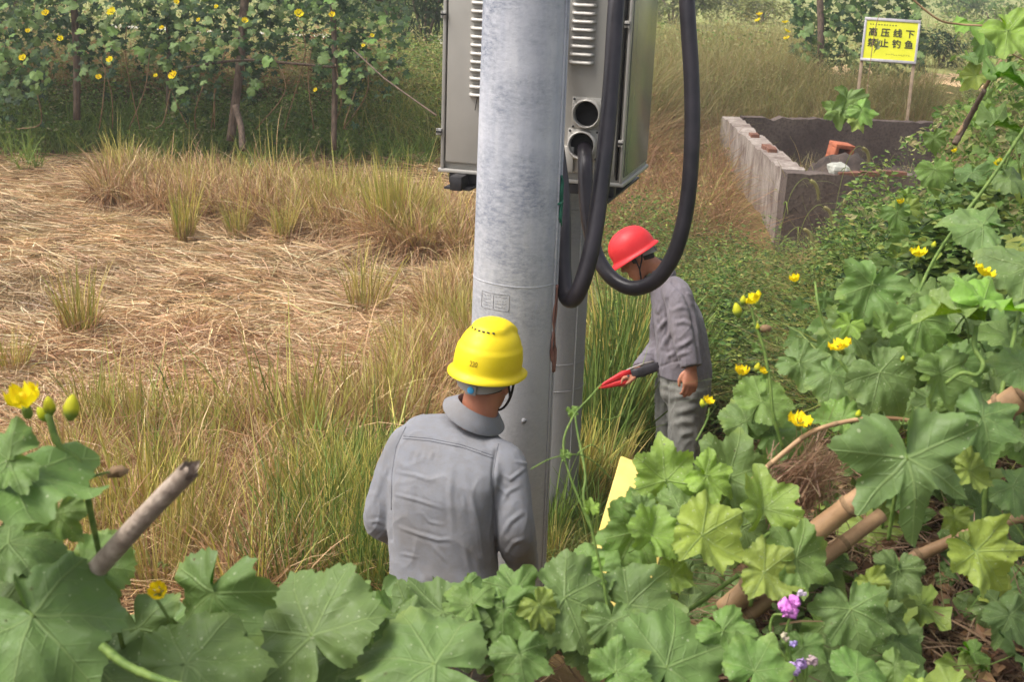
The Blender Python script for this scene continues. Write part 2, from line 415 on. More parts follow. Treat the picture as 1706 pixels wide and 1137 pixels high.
def pole(name, px, py, d, r_ref, z_ref, mat, label, seam_az=None):
    c = PV(px, py, d); base = Vector((c.x, c.y, -0.4)); ro = empty(name, (c.x, c.y, 0.0), label, 'utility pole')
    m = MB(); H = 8.4; k = 1 / 75 / 2 * 1.0
    rad = lambda z: r_ref - (z - z_ref) * k
    zs = [-0.4 + H * i / 40 for i in range(41)]
    m.lathe([(rad(z), z) for z in zs], 48, cap=True)
    m.build('shaft', mat, ro); return ro, rad
pole_a, rad_a = pole('concrete_pole', 857, 500, 4.25, 0.1485, 1.62, MAT['pole'], 'pale concrete utility pole standing in front of the steel cabinet')
pole_b, rad_b = pole('concrete_pole', 925, 520, 5.75, 0.150, 1.3, MAT['pole2'], 'darker grey concrete pole standing behind the cabinet and the black cable loop')
def on_pole(ro, rad, az, z, lift=0.0):
    r = rad(z) + lift; return Vector((r * math.cos(az), r * math.sin(az), z))
def pole_az(ro, rad, px, z):
    """azimuth at which the pole surface at height z is seen at image column px"""
    best = None
    for i in range(400):
        az = -PI + PI * i / 399.0
        p = on_pole(ro, rad, az, z) + ro.location
        e = abs(project(p)[0] - px)
        if best is None or e < best[0]: best = (e, az)
    return best[1]
zA = lambda py: float(PV(857, py, 4.12).z)
# mould seam down the right flank, a raised joint ring, the stamp plate
s = MB()
az0 = pole_az(pole_a, rad_a, 931, zA(250))
for k in range(2):
    path = [on_pole(pole_a, rad_a, az0 + 0.03 + 0.20 * k, z, 0.002) for z in np.linspace(-0.3, 7.9, 40)]
    s.tube(path, 0.0045, 6)
s.build('mould_seam', MAT['pole'], pole_a)
s = MB(); ring = []
for i in range(49):
    az = 2 * PI * i / 48; ring.append(on_pole(pole_a, rad_a, az, zA(474) + 0.004 * math.sin(az * 2), -0.001))
s.tube(ring, 0.0026, 6, cap=False); s.build('joint_ring', MAT['pole'], pole_a)
def stamp():
    m = MB(); r_ = random.Random(4)
    azl, azr = pole_az(pole_a, rad_a, 803, zA(500)), pole_az(pole_a, rad_a, 848, zA(500)); zt, zb = zA(489), zA(518)
    def bar(u0, v0, u1, v1, t=0.0012):
        a_ = [azl + (azr - azl) * (u0 + (u1 - u0) * i / 6) for i in range(7)]
        m.tube([on_pole(pole_a, rad_a, a, zt + (zb - zt) * (v0 + (v1 - v0) * i / 6), 0.0003) for i, a in enumerate(a_)], t, 5)
    bar(0, 0, 1, 0); bar(0, 1, 1, 1); bar(0, 0, 0, 1); bar(1, 0, 1, 1); bar(.48, .1, .48, .95)
    for side in (0.07, 0.55):
        for row in range(4):
            u = side
            while u < side + 0.34:
                l = r_.uniform(0.03, 0.10); v = 0.2 + row * 0.2 + r_.uniform(-.02, .02)
                bar(u, v, u + l, v + r_.uniform(-.05, .05), 0.0011); u += l + r_.uniform(0.02, 0.05)
    m.build('stamp_plate', MAT['mark'], pole_a)
stamp()
m = MB(); m.lathe([(0.0, 0.006), (0.008, 0.004), (0.011, 0.0), (0.0, -0.002)], 14, Matrix.Translation(on_pole(pole_a, rad_a, pole_az(pole_a, rad_a, 872, zA(722)), zA(722))) @ Matrix.Rotation(PI / 2, 4, 'X'))
m.build('bolt_plug', MAT['mark'], pole_a)
# joint rings of the rear pole
zB = lambda py: float(PV(925, py, 5.6).z)
for py in (338, 618, 668):
    s = MB(); s.tube([on_pole(pole_b, rad_b, 2 * PI * i / 36, zB(py), 0.0) for i in range(37)], 0.003, 5, cap=False); s.build('joint_ring', MAT['pole2'], pole_b)
s = MB(); azb = pole_az(pole_b, rad_b, 958, zB(600)); s.tube([on_pole(pole_b, rad_b, azb, z, 0.001) for z in np.linspace(-0.3, 7.5, 30)], 0.004, 5); s.build('mould_seam', MAT['pole'], pole_b)

# green strap tied round the pole edge, rusty brown tape below it
MAT['green_plastic'] = noisy('green_strap', srgb(28, 96, 76), srgb(58, 130, 104), 30, 0.5)
MAT['rusttape'] = noisy('brown_tape', srgb(120, 82, 72), srgb(160, 118, 104), 20, 0.8)
def flank(az, z, lift): return on_pole(pole_a, rad_a, az, z, lift) + pole_a.location
m = MB(); az = pole_az(pole_a, rad_a, 930, zA(330))
for k in range(3):
    m.tube([flank(az + 0.06 + 0.09 * k + 0.03 * math.sin(i * 0.8 + k), zA(285 + k * 7) + (zA(362) - zA(285)) * i / 14, 0.005) for i in range(15)], 0.0045, 6)
m.tube([flank(az - 0.1 + 0.1 * i, zA(333), 0.007) for i in range(8)], 0.004, 6)
tag(m.build('green_strap', MAT['green_plastic']), 'dark green plastic strap tied on the right edge of the pale pole', 'strap')
m = MB(); az = pole_az(pole_a, rad_a, 918, zA(560))
for k in range(2):
    m.tube([flank(az + 0.10 + 0.10 * math.sin(i * 0.35 + 2.2 * k) + 0.02 * k, zA(480) + (zA(642) - zA(480)) * i / 20, 0.006) for i in range(21)], [0.004 + 0.004 * (i > 14) for i in range(21)], 6)
tag(m.build('brown_tape', MAT['rusttape']), 'rust brown tape hanging down the right edge of the pale pole', 'tape')

# ================================================================== steel cabinet
def steel():
    t = NT('brushed_stainless'); v = t.coord('Object', (1, 1, 0.04)); n = t.noise(v, 90, 3); b = t.noise(t.coord('Object'), 2.5, 4)
    t.set(t.mix(t.ramp(b, 0.35, 0.65), srgb(168, 165, 157), srgb(188, 184, 176)), t.ramp(n, 0.3, 0.7, 0.36, 0.5), 0.3, 0.5); t.bump(n, 0.05, 0.001); return t.m
MAT['steel'] = steel()
MAT['steel_side'] = noisy('polished_stainless', srgb(150, 150, 146), srgb(166, 166, 160), 3, 0.25, metal=0.6)
MAT['darkmetal'] = noisy('dark_metal', srgb(44, 42, 44), srgb(66, 64, 66), 10, 0.5)
MAT['black'] = noisy('black_opening', srgb(14, 13, 15), srgb(22, 20, 22), 10, 0.6)
def cabinet():
    fl = PV(735, 279, 4.86); fr = PV(1036, 298, 4.66); fr.z = fl.z - 0.004
    wv = fr - fl; wv.z = 0; Wd = wv.length; yaw = math.atan2(wv.y, wv.x); H = 1.25; D = 0.52
    ro = empty('electrical_cabinet', fl, 'grey stainless steel electrical cabinet with louvres hung between two concrete poles', 'electrical cabinet', rot=(0, 0, yaw))
    inv = (Matrix.Translation(fl) @ Matrix.Rotation(yaw, 4, 'Z')).inverted()
    def loc(px, py):     # a photograph pixel on the front plane, in cabinet coordinates
        a = inv @ Vector(EYE); b = inv @ PV(px, py, 4.7); t = (0 - a.y) / (b.y - a.y); q = a + (b - a) * t; return q.x, q.z
    m = MB(); m.box((Wd / 2, D / 2 + 0.006, H / 2), (Wd, D, H), bev=0.004); autosmooth(m.build('body', MAT['steel'], ro))
    # right flank sheet
    m = MB(); m.box((Wd + 0.003, D / 2, H / 2 + 0.004), (0.006, D - 0.03, H - 0.03), bev=0.002); autosmooth(m.build('side_panel', MAT['steel_side'], ro))
    # doors: each a folded sheet standing proud
    xg = loc(905, 150)[0]
    for x0, x1 in ((0.022, xg - 0.004), (xg + 0.004, loc(1033, 150)[0])):
        m = MB(); m.box(((x0 + x1) / 2, -0.006, H / 2 + 0.012), (x1 - x0, 0.022, H - 0.03), bev=0.006); autosmooth(m.build('door', MAT['steel'], ro))
    # edge channel beside each door
    m = MB(); m.box((0.008, -0.004, H / 2), (0.014, 0.022, H), bev=0.003); autosmooth(m.build('edge_trim', MAT['steel'], ro))
    xr = loc(1038, 150)[0]
    m = MB(); m.box(((xr + Wd) / 2 + 0.006, -0.005, H / 2), (Wd - xr - 0.006, 0.024, H), bev=0.003); autosmooth(m.build('edge_trim', MAT['steel'], ro))
    m = MB(); m.box((xr - 0.003, -0.003, H / 2), (0.006, 0.014, H - 0.02)); m.build('door_gap', MAT['black'], ro)
    # louvres, all one mesh
    lm = MB(); L = 0.0; wl = 0.098; n = 12
    prof = [(0.0, 0.0085), (-0.016, 0.004), (-0.022, -0.004), (-0.020, -0.0085), (0.0, -0.0085)]
    V = []; F = []
    for i in range(n + 1):
        u = -1 + 2 * i / n; s_ = max(0.0, 1 - abs(u) ** 8) ** 0.5
        for y, z in prof: V.append((u * wl / 2, y * s_, z * (0.55 + 0.45 * s_)))
    k = len(prof)
    for i in range(n):
        for j in range(k): F.append((i * k + j, (i + 1) * k + j, (i + 1) * k + (j + 1) % k, i * k + (j + 1) % k))
    lmesh = py_mesh('louvre', V, F, MAT['steel'])
    for (px, n0, pyt, pyb) in ((808, 13, -11, 157), (977, 9, -7, 103)):
        x0, zt = loc(px, pyt); x1, zb = loc(px - (3 if px < 900 else -1), pyb)
        cnt = n0 - 1; dz = (zt - zb) / cnt
        for i in range(-4, n0):
            if zb + (cnt - i) * dz < H - 0.05: link('louvre', lmesh, ro, (x0, -0.0175, zb + (cnt - i) * dz))
    # hinges
    for px, py, sx in ((743, 23, -1), (735, 218, -1), (1047, 40, 1), (1036, 238, 1)):
        x, z = loc(px, py); m = MB()
        m.box((x, -0.020, z), (0.020, 0.014, 0.026), bev=0.003); m.mi = 1; m.box((x, -0.028, z), (0.022, 0.006, 0.006)); m.mi = 0
        m.tube([(x + 0.008 * sx, -0.026, z - 0.013), (x + 0.008 * sx, -0.026, z + 0.013)], 0.004, 8)
        autosmooth(m.build('hinge', [MAT['steel'], MAT['black']], ro))
    m = MB(); m.box((Wd / 2, D / 2 - 0.004, -0.008), (Wd + 0.02, D + 0.02, 0.016), bev=0.004); autosmooth(m.build('bottom_rail', MAT['steel'], ro))
    for x in (0.09, Wd - 0.09):
        m = MB(); m.box((x, D / 2, -0.046), (0.05, D + 0.16, 0.058), bev=0.004); m.box((x, D / 2, -0.07), (0.11, D + 0.12, 0.008))
        autosmooth(m.build('support_channel', MAT['darkmetal'], ro))
    m = MB(); m.box((Wd / 2, 0.03, -0.04), (Wd - 0.06, 0.04, 0.042), bev=0.003); autosmooth(m.build('cross_beam', MAT['darkmetal'], ro))
    # two cable entry flanges on the right door
    for (cx, cy, q) in ((981, 188, 0), (973, 240, 1)):
        x, z = loc(cx, cy); hw = 0.062
        m = MB(); m.box((x, -0.020, z), (2 * hw, 0.006, 2 * hw - 0.004), bev=0.002); f = autosmooth(m.build('flange_plate', MAT['steel'], ro))
        R = Matrix.Translation((x, -0.023, z)) @ Matrix.Rotation(PI / 2, 4, 'X')
        m = MB(); m.lathe([(0.058, 0.0), (0.060, 0.006), (0.0575, 0.022), (0.053, 0.030), (0.049, 0.030), (0.047, 0.02), (0.047, 0.001)], 36, R); link('collar', m.mesh('collar', MAT['steel']), f)
        m = MB(); m.lathe([(0.0, 0.0025), (0.0475, 0.0025)], 30, R); link('opening', m.mesh('opening', MAT['black']), f)
        bm_ = MB(); bm_.lathe([(0.0, 0.005), (0.004, 0.005), (0.0045, 0.0)], 8); bme = bm_.mesh('bolt', MAT['darkmetal'])
        for sx in (-1, 1):
            for sz in (-1, 1):
                b = link('bolt', bme, f, (x + sx * (hw - 0.008), -0.023, z + sz * (hw - 0.01))); b.rotation_euler = (PI / 2, 0, 0)
    # side box below the left of the flanges, seen beside the pole
    x, z = loc(952, 262)
    m = MB(); m.box((x - 0.01, -0.022, z - 0.005), (0.05, 0.02, 0.10), bev=0.003); autosmooth(m.build('junction_plate', MAT['steel'], ro))
    m = MB(); x, z = loc(800, 170); m.tube([(x - 0.002, -0.024, z + 0.035), (x - 0.008, -0.024, z + 0.0), (x - 0.013, -0.024, z - 0.03)], 0.0016, 5); m.build('pull_wire', MAT['black'], ro)
    return ro
cab = cabinet()

# ================================================================== black cable loops
def rubber():
    t = NT('black_rubber'); n = t.noise(t.coord('Object'), 9, 4); t.set(t.mix(t.ramp(n, 0.35, 0.7), srgb(34, 30, 36), srgb(58, 52, 58)), t.ramp(n, 0.3, 0.7, 0.34, 0.52), 0, 0.5)
    t.bump(t.noise(t.coord('Object', (1, 1, 1)), 60, 2), 0.12, 0.003); return t.m
MAT['rubber'] = rubber()
def cable(pts, dia, name, label):
    p = curve_pts([PV(*q) for q in pts], 90); m = MB(); m.tube(p, dia / 2, 18); return tag(m.build(name, MAT['rubber']), label, 'cable')
cable([(1062, -420, 4.3), (1044, -220, 4.25), (1027, 0, 4.2), (1019, 130, 4.18), (1007, 260, 4.16), (990, 390, 4.15), (975, 455, 4.16), (962, 489, 4.18), (951, 500, 4.22), (942, 488, 4.27), (938, 440, 4.33), (938, 370, 4.38), (934, 300, 4.42), (922, 200, 4.46), (916, 60, 4.5), (912, -150, 4.5)],
      0.060, 'black_cable', 'thick black cable hanging in a narrow loop against the pale pole edge')
cable([(973, 240, 4.72), (974, 252, 4.62), (975, 275, 4.56), (976, 320, 4.55), (981, 370, 4.55), (994, 425, 4.54), (1018, 462, 4.50), (1050, 480, 4.45), (1082, 474, 4.4), (1108, 450, 4.36), (1130, 405, 4.32), (1146, 330, 4.28), (1153, 230, 4.24), (1152, 130, 4.22), (1146, 30, 4.2), (1140, -80, 4.2), (1120, -300, 4.2), (1100, -430, 4.2)],
      0.056, 'black_cable', 'thick black cable swinging from the cabinet opening in a wide loop before the red helmet')
MAT['bluewire'] = noisy('blue_wire', srgb(120, 150, 180), srgb(160, 186, 210), 10, 0.4)
m = MB()
for k in range(2): m.tube(curve_pts([PV(1072 + 5 * k, -90, 5.0), PV(1074 + 5 * k, -20, 5.0), PV(1075 + 5 * k, 14, 5.0), PV(1077 + 6 * k, 32, 5.0)], 14), 0.004, 6)
tag(m.build('blue_wires', MAT['bluewire']), 'pair of pale blue wires dangling beside the right flank of the cabinet', 'wire')
# thin guy rope left of the cabinet
m = MB(); m.tube([PV(588, 82, 7.6), PV(640, 130, 6.8), PV(690, 166, 6.0), PV(727, 192, 4.98)], 0.0042, 8)
tag(m.build('guy_rope', MAT['darkwood']), 'thin taut rope running from the trellis to the cabinet edge', 'rope')

# ================================================================== old concrete tank
def wallmat():
    t = NT('weathered_render'); v = t.coord('Object', (1, 1, 1)); vs = t.coord('Object', (1.9, 1.9, 0.5))
    n = t.noise(v, 1.6, 5); s_ = t.math('ADD', t.math('MULTIPLY', t.noise(vs, 4, 8, 0.72, 0.8), 0.62), t.math('MULTIPLY', t.noise(v, 2.2, 6, 0.65), 0.38)); f = t.noise(v, 30, 5)
    g = t.n('ShaderNodeAttribute', attribute_name='Col')
    c = t.mix(t.ramp(s_, 0.40, 0.60), srgb(166, 156, 146), srgb(112, 98, 90))
    c = t.mix(t.ramp(f, 0.5, 0.8, 0, 0.5), c, srgb(82, 72, 64))
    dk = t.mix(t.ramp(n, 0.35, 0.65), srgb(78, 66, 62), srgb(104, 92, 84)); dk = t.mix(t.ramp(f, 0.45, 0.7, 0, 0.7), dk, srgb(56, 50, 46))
    c = t.mix(t.n('ShaderNodeSeparateColor').outputs[0], c, dk) if False else c
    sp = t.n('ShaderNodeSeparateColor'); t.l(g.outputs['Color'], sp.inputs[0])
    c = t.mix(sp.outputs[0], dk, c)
    t.set(c, 0.95, 0, 0.15); t.bump(f, 0.6, 0.012); return t.m
MAT['render'] = wallmat()
MAT['brick'] = noisy('red_brick', srgb(150, 84, 58), srgb(186, 110, 78), 14, 0.9, 0.5, 50)
MAT['brickdark'] = noisy('sooty_brick', srgb(98, 66, 52), srgb(128, 88, 70), 14, 0.95, 0.6, 40)
def tank():
    ztop = 0.72
    A = GZ(1312, 288, ztop); B = GZ(1203, 193, ztop); C_ = GZ(1560, 204, ztop); Dk = A + (C_ - B) * 1.15
    ro = empty('concrete_tank', (A.x, A.y, 0), 'old roofless concrete tank with streaked grey walls among the weeds', 'tank')
    o = Vector((A.x, A.y, 0))
    def wall(p, q, inner, th, zt, tone, seed, name='wall', z0=-0.5):
        n, kz = 46, 12; d = (q - p); d.z = 0; V = []; cols = []
        ti = inner * th
        for side in range(2):
            for i in range(n + 1):
                for j in range(kz + 1):
                    top = zt + 0.03 * mnoise.noise(Vector((i * 0.5, seed, 0))) - 0.05 * max(0, mnoise.noise(Vector((i * 0.22, seed + 5, 3))))
                    pt = p + d * (i / n) + ti * side; pt.z = z0 + (top - z0) * j / kz
                    pt += inner * 0.012 * mnoise.noise(Vector((i * 0.4, j * 0.6, seed + side * 9)))
                    V.append(pt - o); cols.append((tone, tone, tone))
        F = []; k = kz + 1; S = (n + 1) * k
        for i in range(n):
            for j in range(kz):
                a_ = i * k + j; F.append((a_, a_ + 1, a_ + k + 1, a_ + k)); F.append((S + a_, S + a_ + k, S + a_ + k + 1, S + a_ + 1))
            a_ = i * k + kz; F.append((a_, S + a_, S + a_ + k, a_ + k))
        for e in (0, n):
            for j in range(kz): a_ = e * k + j; F.append((a_, S + a_, S + a_ + 1, a_ + 1))
        me = py_mesh(name, V, F, MAT['render'])
        at = me.attributes.new('Col', 'FLOAT_COLOR', 'POINT'); at.data.foreach_set('color', np.array([c + (1,) for c in cols], np.float32).ravel())
        return autosmooth(link(name, me, ro), 50)
    nA = (B - A); nA.z = 0; nA.normalize(); side = Vector((nA.y, -nA.x, 0));  side = side if side.x > 0 else -side
    fv0 = (Dk - A).normalized(); bk0 = Vector((-fv0.y, fv0.x, 0)); bk0 = bk0 if bk0.y > 0 else -bk0
    wall(A + bk0 * 0.245, B, side, 0.26, ztop, 1.0, 1.0)
    fv = (Dk - A).normalized(); back = Vector((-fv.y, fv.x, 0)); back = back if back.y > 0 else -back
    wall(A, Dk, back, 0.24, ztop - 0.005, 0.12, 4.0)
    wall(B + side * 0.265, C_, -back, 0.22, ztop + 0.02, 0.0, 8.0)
    # rubble and soil inside
    q0 = PV(1396, 266, 14.2)
    def mound(q): return max(0.0, q0.z - .18) * math.exp(-((q.x - q0.x) ** 2 + (q.y - q0.y) ** 2) / .30)
    V = []; F = []; n = 64
    for i in range(n + 1):
        for j in range(n + 1):
            q = A + (B - A) * (j / n) + (Dk - A) * (i / n); q.z = 0.34 - 0.42 * (j / n) + 0.10 * mnoise.noise(Vector((i * .19, j * .19, 2))) + 0.12 * mnoise.noise(Vector((i * .075, j * .075, 7))) + 0.07 * mnoise.noise(Vector((i * .8, j * .8, 4))) 
            q.z += mound(q); V.append(q - o)
    for i in range(n):
        for j in range(n): a_ = i * (n + 1) + j; F.append((a_, a_ + 1, a_ + n + 2, a_ + n + 1))
    link('soil_fill', py_mesh('soil_fill', V, F, noisy('dark_rubble_soil', srgb(48, 40, 36), srgb(78, 66, 58), 6, 0.95, 0.8, 20, bdist=0.02)), ro)
    # bricks bared along the top of the front wall
    bm_ = MB(); bm_.box((0, 0, 0), (0.235, 0.11, 0.055), bev=0.005); bme = bm_.mesh('brick', MAT['brickdark'], False)
    fr = math.atan2(fv.y, fv.x)
    for i in (2, 3, 4, 7):
        q = A + side * 0.02 + fv * (0.16 + 0.255 * i); q.z = ztop + 0.005 + 0.012 * math.sin(i * 2.1)
        b = link('brick', bme, ro, q - o + back * 0.06); b.rotation_euler = (0.03 * math.sin(i), 0.04 * math.cos(i * 1.7), fr + 0.05 * math.sin(i * 3))
    la = math.atan2(nA.y, nA.x)
    for i in range(12):
        q = A + nA * (0.2 + 0.26 * i + 0.9) + side * 0.11; q.z = ztop + 0.012 + 0.01 * math.sin(i * 1.3)
        if i not in (2, 3, 7): continue
        b = link('brick', bme, ro, q - o); b.rotation_euler = (0.02, 0.03 * math.cos(i), la + 0.06 * math.sin(i * 2.3)); 
    def fill_z(q):
        e1, e2 = (B - A).xy, (Dk - A).xy; r_ = (q - A).xy; det = e1.x * e2.y - e1.y * e2.x
        fj = (r_.x * e2.y - r_.y * e2.x) / det; fi = (e1.x * r_.y - e1.y * r_.x) / det
        return 0.34 - 0.42 * fj + 0.10 * mnoise.noise(Vector((fi * n * .19, fj * n * .19, 2))) + 0.12 * mnoise.noise(Vector((fi * n * .075, fj * n * .075, 7))) + mound(q)
    return A, B, C_, Dk, fill_z
TA, TB, TC, TD, tank_fill = tank()
def hollow_brick():
    best = None
    for k in range(120):
        q = PV(1396, 266, 12.4 + k * .05); e = abs(q.z - tank_fill(q))
        if best is None or e < best[0]: best = (e, q)
    c = best[1]; c.z = tank_fill(c) - .01
    ro = empty('hollow_brick', c, 'orange red hollow clay block lying on edge inside the tank', 'brick', rot=(0.1, 0.12, 0.25))
    m = MB(); w_, h, d = 0.25, 0.21, 0.20; t = 0.05
    m.box((0, 0, h - t / 2), (w_, d, t), bev=0.008); m.box((0, 0, t / 2), (w_, d, t), bev=0.008)
    m.box((-w_ / 2 + t / 2, 0, h / 2), (t, d - 0.006, h - 2 * t), bev=0.004); m.box((w_ / 2 - t / 2, 0, h / 2), (t, d - 0.006, h - 2 * t), bev=0.004)
    autosmooth(m.build('clay_shell', MAT['brick'], ro))
    m = MB(); m.box((0, 0.06, h / 2), (w_ - 2 * t, 0.03, h - 2 * t)); m.build('cell_wall', MAT['brickdark'], ro, False)
hollow_brick()
def rubble_piece(px, py, d, s, label, mat, seed):
    m = MB(); m.ball((0, 0, 0), (s, 0, 0), (0, s * .8, 0), (0, 0, s * .6), 12, 7)
    for i, v in enumerate(m.V): m.V[i] = v * (1 + 0.35 * mnoise.noise(v / s * 1.3 + Vector((seed, 0, 0))))
    o = m.build('stone', mat, None, False); o.location = GZ(px, py, 0.75); tag(o, label, 'stone')
rubble_piece(1397, 282, 13.6, 0.13, 'pale grey lump of concrete on the tank wall below the hollow block', noisy('pale_rubble', srgb(150, 150, 140), srgb(184, 184, 172), 10, 0.9), 3)

# ================================================================== yellow warning sign
def sign():
    D = 19.6
    TL, TR, BL, BR = PV(1436, 28, D), PV(1529, 34, D - 0.15), PV(1433, 100, D), PV(1524, 106, D - 0.15)
    X = (TR - TL).normalized(); Wd = (TR - TL).length; Z = (TL - BL); H = Z.length; Z = (Z - X * Z.dot(X)).normalized(); Y = Z.cross(X)
    ro = empty('warning_sign', BL, 'yellow warning sign board with black Chinese characters on two posts', 'sign')
    ro.rotation_euler = Matrix((X, Y, Z)).transposed().to_euler()
    yel = noisy('sign_yellow', srgb(204, 206, 24), srgb(214, 214, 44), 4, 0.5)
    alu = noisy('sign_frame_metal', srgb(168, 164, 166), srgb(192, 188, 188), 12, 0.5, metal=0.3)
    post = noisy('sign_post_wood', srgb(130, 112, 92), srgb(158, 138, 114), 12, 0.85)
    ink = noisy('sign_ink', srgb(30, 28, 20), srgb(40, 38, 28), 10, 0.6)
    m = MB(); m.box((Wd / 2, 0.012, H / 2), (Wd - 0.03, 0.02, H - 0.03)); m.build('panel', yel, ro, False)
    for c, s_ in (((Wd / 2, 0.01, H - 0.02), (Wd, 0.045, 0.045)), ((Wd / 2, 0.01, 0.02), (Wd, 0.045, 0.042)), ((0.018, 0.01, H / 2), (0.036, 0.04, H - 0.09)), ((Wd - 0.018, 0.01, H / 2), (0.036, 0.04, H - 0.09))):
        m = MB(); m.box(c, s_, bev=0.004); autosmooth(m.build('frame_bar', alu, ro))
    for x in (0.03, Wd - 0.03):
        m = MB(); m.box((x, 0.05, (H - 1.0) / 2 - 0.05), (0.05, 0.035, H + 0.9), bev=0.004); autosmooth(m.build('post', post, ro))
    def text(s_, size, x, z, sp=1.0, off=0.0, name='lettering'):
        cu = bpy.data.curves.new('t', 'FONT'); cu.body = s_; cu.size = size; cu.space_character = sp; cu.offset = off; cu.extrude = 0.002; cu.align_x = 'LEFT'
        o = bpy.data.objects.new('t', cu); COL.objects.link(o)
        me = bpy.data.meshes.new_from_object(o.evaluated_get(bpy.context.evaluated_depsgraph_get())); bpy.data.objects.remove(o)
        me.materials.clear(); me.materials.append(ink)
        q = link(name, me, ro, (x, -0.004, z)); q.rotation_euler = (PI / 2, 0, 0); return q
    xs = [0.09, 0.31, 0.53, 0.75]
    for row, (s_, z) in enumerate((('高压线下', H * 0.60), ('禁止钓鱼', H * 0.355))):
        for i, ch in enumerate(s_): text(ch, 0.145, Wd * xs[i], z, 1.0, 0.002)
    r_ = random.Random(9)                      # the two unreadable small lines: only marks
    m = MB(); x = 0.10
    while x < 0.60:
        l = r_.uniform(0.02, 0.034); 
        for k in range(2): m.box((Wd * x + l / 2, 0.0005, H * 0.845 + 0.010 * k), (l * r_.uniform(.6, 1), 0.003, 0.005))
        m.box((Wd * x + l * r_.uniform(.3, .7), 0.0008, H * 0.845 + 0.004), (0.005, 0.003, 0.024)); x += 0.05
    tag(m.build('small_print', ink, ro, False), kind='stuff')
    m = MB(); x = 0.45
    while x < 0.9:
        l = r_.uniform(0.02, 0.04); m.box((Wd * x + l / 2, 0.0005, H * 0.18 + r_.uniform(-.01, .012)), (l, 0.003, 0.005)); m.box((Wd * x, 0.0008, H * 0.18), (0.005, 0.003, r_.uniform(.01, .03))); x += 0.045
    tag(m.build('small_print', noisy('sign_faded_ink', srgb(150, 150, 40), srgb(160, 158, 50), 10), ro, False), kind='stuff')
sign()
# ================================================================== people
def skin(name, a, b):
    t = NT(name); n = t.noise(t.coord('Object'), 14, 5); t.set(t.mix(t.ramp(n, 0.35, 0.65), a, b), 0.55, 0, 0.35)
    t.b.inputs['Subsurface Weight'].default_value = 0.12; t.b.inputs['Subsurface Radius'].default_value = (0.01, 0.004, 0.002); t.bump(t.noise(t.coord('Object'), 160, 3), 0.2, 0.001); return t.m
def cloth(name, a, b, worn):
    t = NT(name); v = t.coord('Object'); n = t.noise(v, 3.2, 5, 0.6); f = t.noise(v, 46, 5, 0.7); wv = t.noise(v, 420, 2)
    c = t.mix(t.ramp(n, 0.35, 0.65), a, b); c = t.mix(t.ramp(f, 0.42, 0.75, 0, 0.5), c, worn); big = t.noise(v, 5.5, 3); c = t.mix(t.ramp(big, 0.52, 0.66, 0, 0.45), c, worn)
    t.set(c, 0.9, 0, 0.15); t.b.inputs['Sheen Weight'].default_value = 0.12
    t.bump(t.math('ADD', t.math('MULTIPLY', f, 1.0), t.math('MULTIPLY', wv, 0.35)), 0.35, 0.004); return t.m
MAT['seam'] = noisy('shirt_seam_thread', srgb(104, 106, 112), srgb(118, 119, 124), 40, 0.9)
MAT['skin'] = skin('tanned_skin', srgb(172, 112, 86), srgb(190, 130, 102))
MAT['shirt'] = cloth('grey_work_cloth', srgb(126, 128, 134), srgb(138, 139, 143), srgb(122, 117, 112))
MAT['shirt2'] = cloth('mauve_grey_work_cloth', srgb(116, 111, 118), srgb(132, 126, 132), srgb(100, 92, 90))
MAT['trousers'] = cloth('grey_green_trouser_cloth', srgb(112, 112, 108), srgb(128, 127, 120), srgb(92, 88, 80))
MAT['hair'] = noisy('short_dark_hair', srgb(32, 26, 22), srgb(58, 48, 40), 60, 0.8, 0.5, 160)
MAT['boot'] = noisy('dark_rubber_boot', srgb(40, 42, 40), srgb(60, 60, 56), 8, 0.6)
MAT['strap'] = noisy('dark_strap', srgb(36, 32, 34), srgb(56, 50, 50), 20, 0.7)
MAT['greyband'] = noisy('grey_headband', srgb(138, 134, 128), srgb(160, 156, 150), 12, 0.6, 0.1)
MAT['bluedot'] = noisy('blue_knob', srgb(60, 160, 214), srgb(80, 176, 226), 6, 0.5)
MAT['eye'] = noisy('eye_dark', srgb(30, 22, 18), srgb(40, 30, 24), 5, 0.3)
def shell_mat(name, a, b):
    t = NT(name); n = t.noise(t.coord('Object'), 7, 4); s_ = t.noise(t.coord('Object', (1, 1, 1)), 60, 4)
    c = t.mix(t.ramp(n, 0.35, 0.65), a, b); c = t.mix(t.ramp(s_, 0.6, 0.85, 0, 0.35), c, (b[0] * .55, b[1] * .5, b[2] * .5, 1))
    t.set(c, t.ramp(s_, 0.3, 0.7, 0.42, 0.58), 0, 0.4); t.bump(n, 0.05, 0.004); return t.m
MAT['yellowshell'] = shell_mat('yellow_helmet_plastic', srgb(236, 206, 16), srgb(240, 214, 30))
MAT['redshell'] = shell_mat('red_helmet_plastic', srgb(206, 34, 42), srgb(216, 52, 54))
MAT['helmetprint'] = noisy('helmet_print', srgb(120, 96, 10), srgb(140, 112, 14), 20, 0.6)

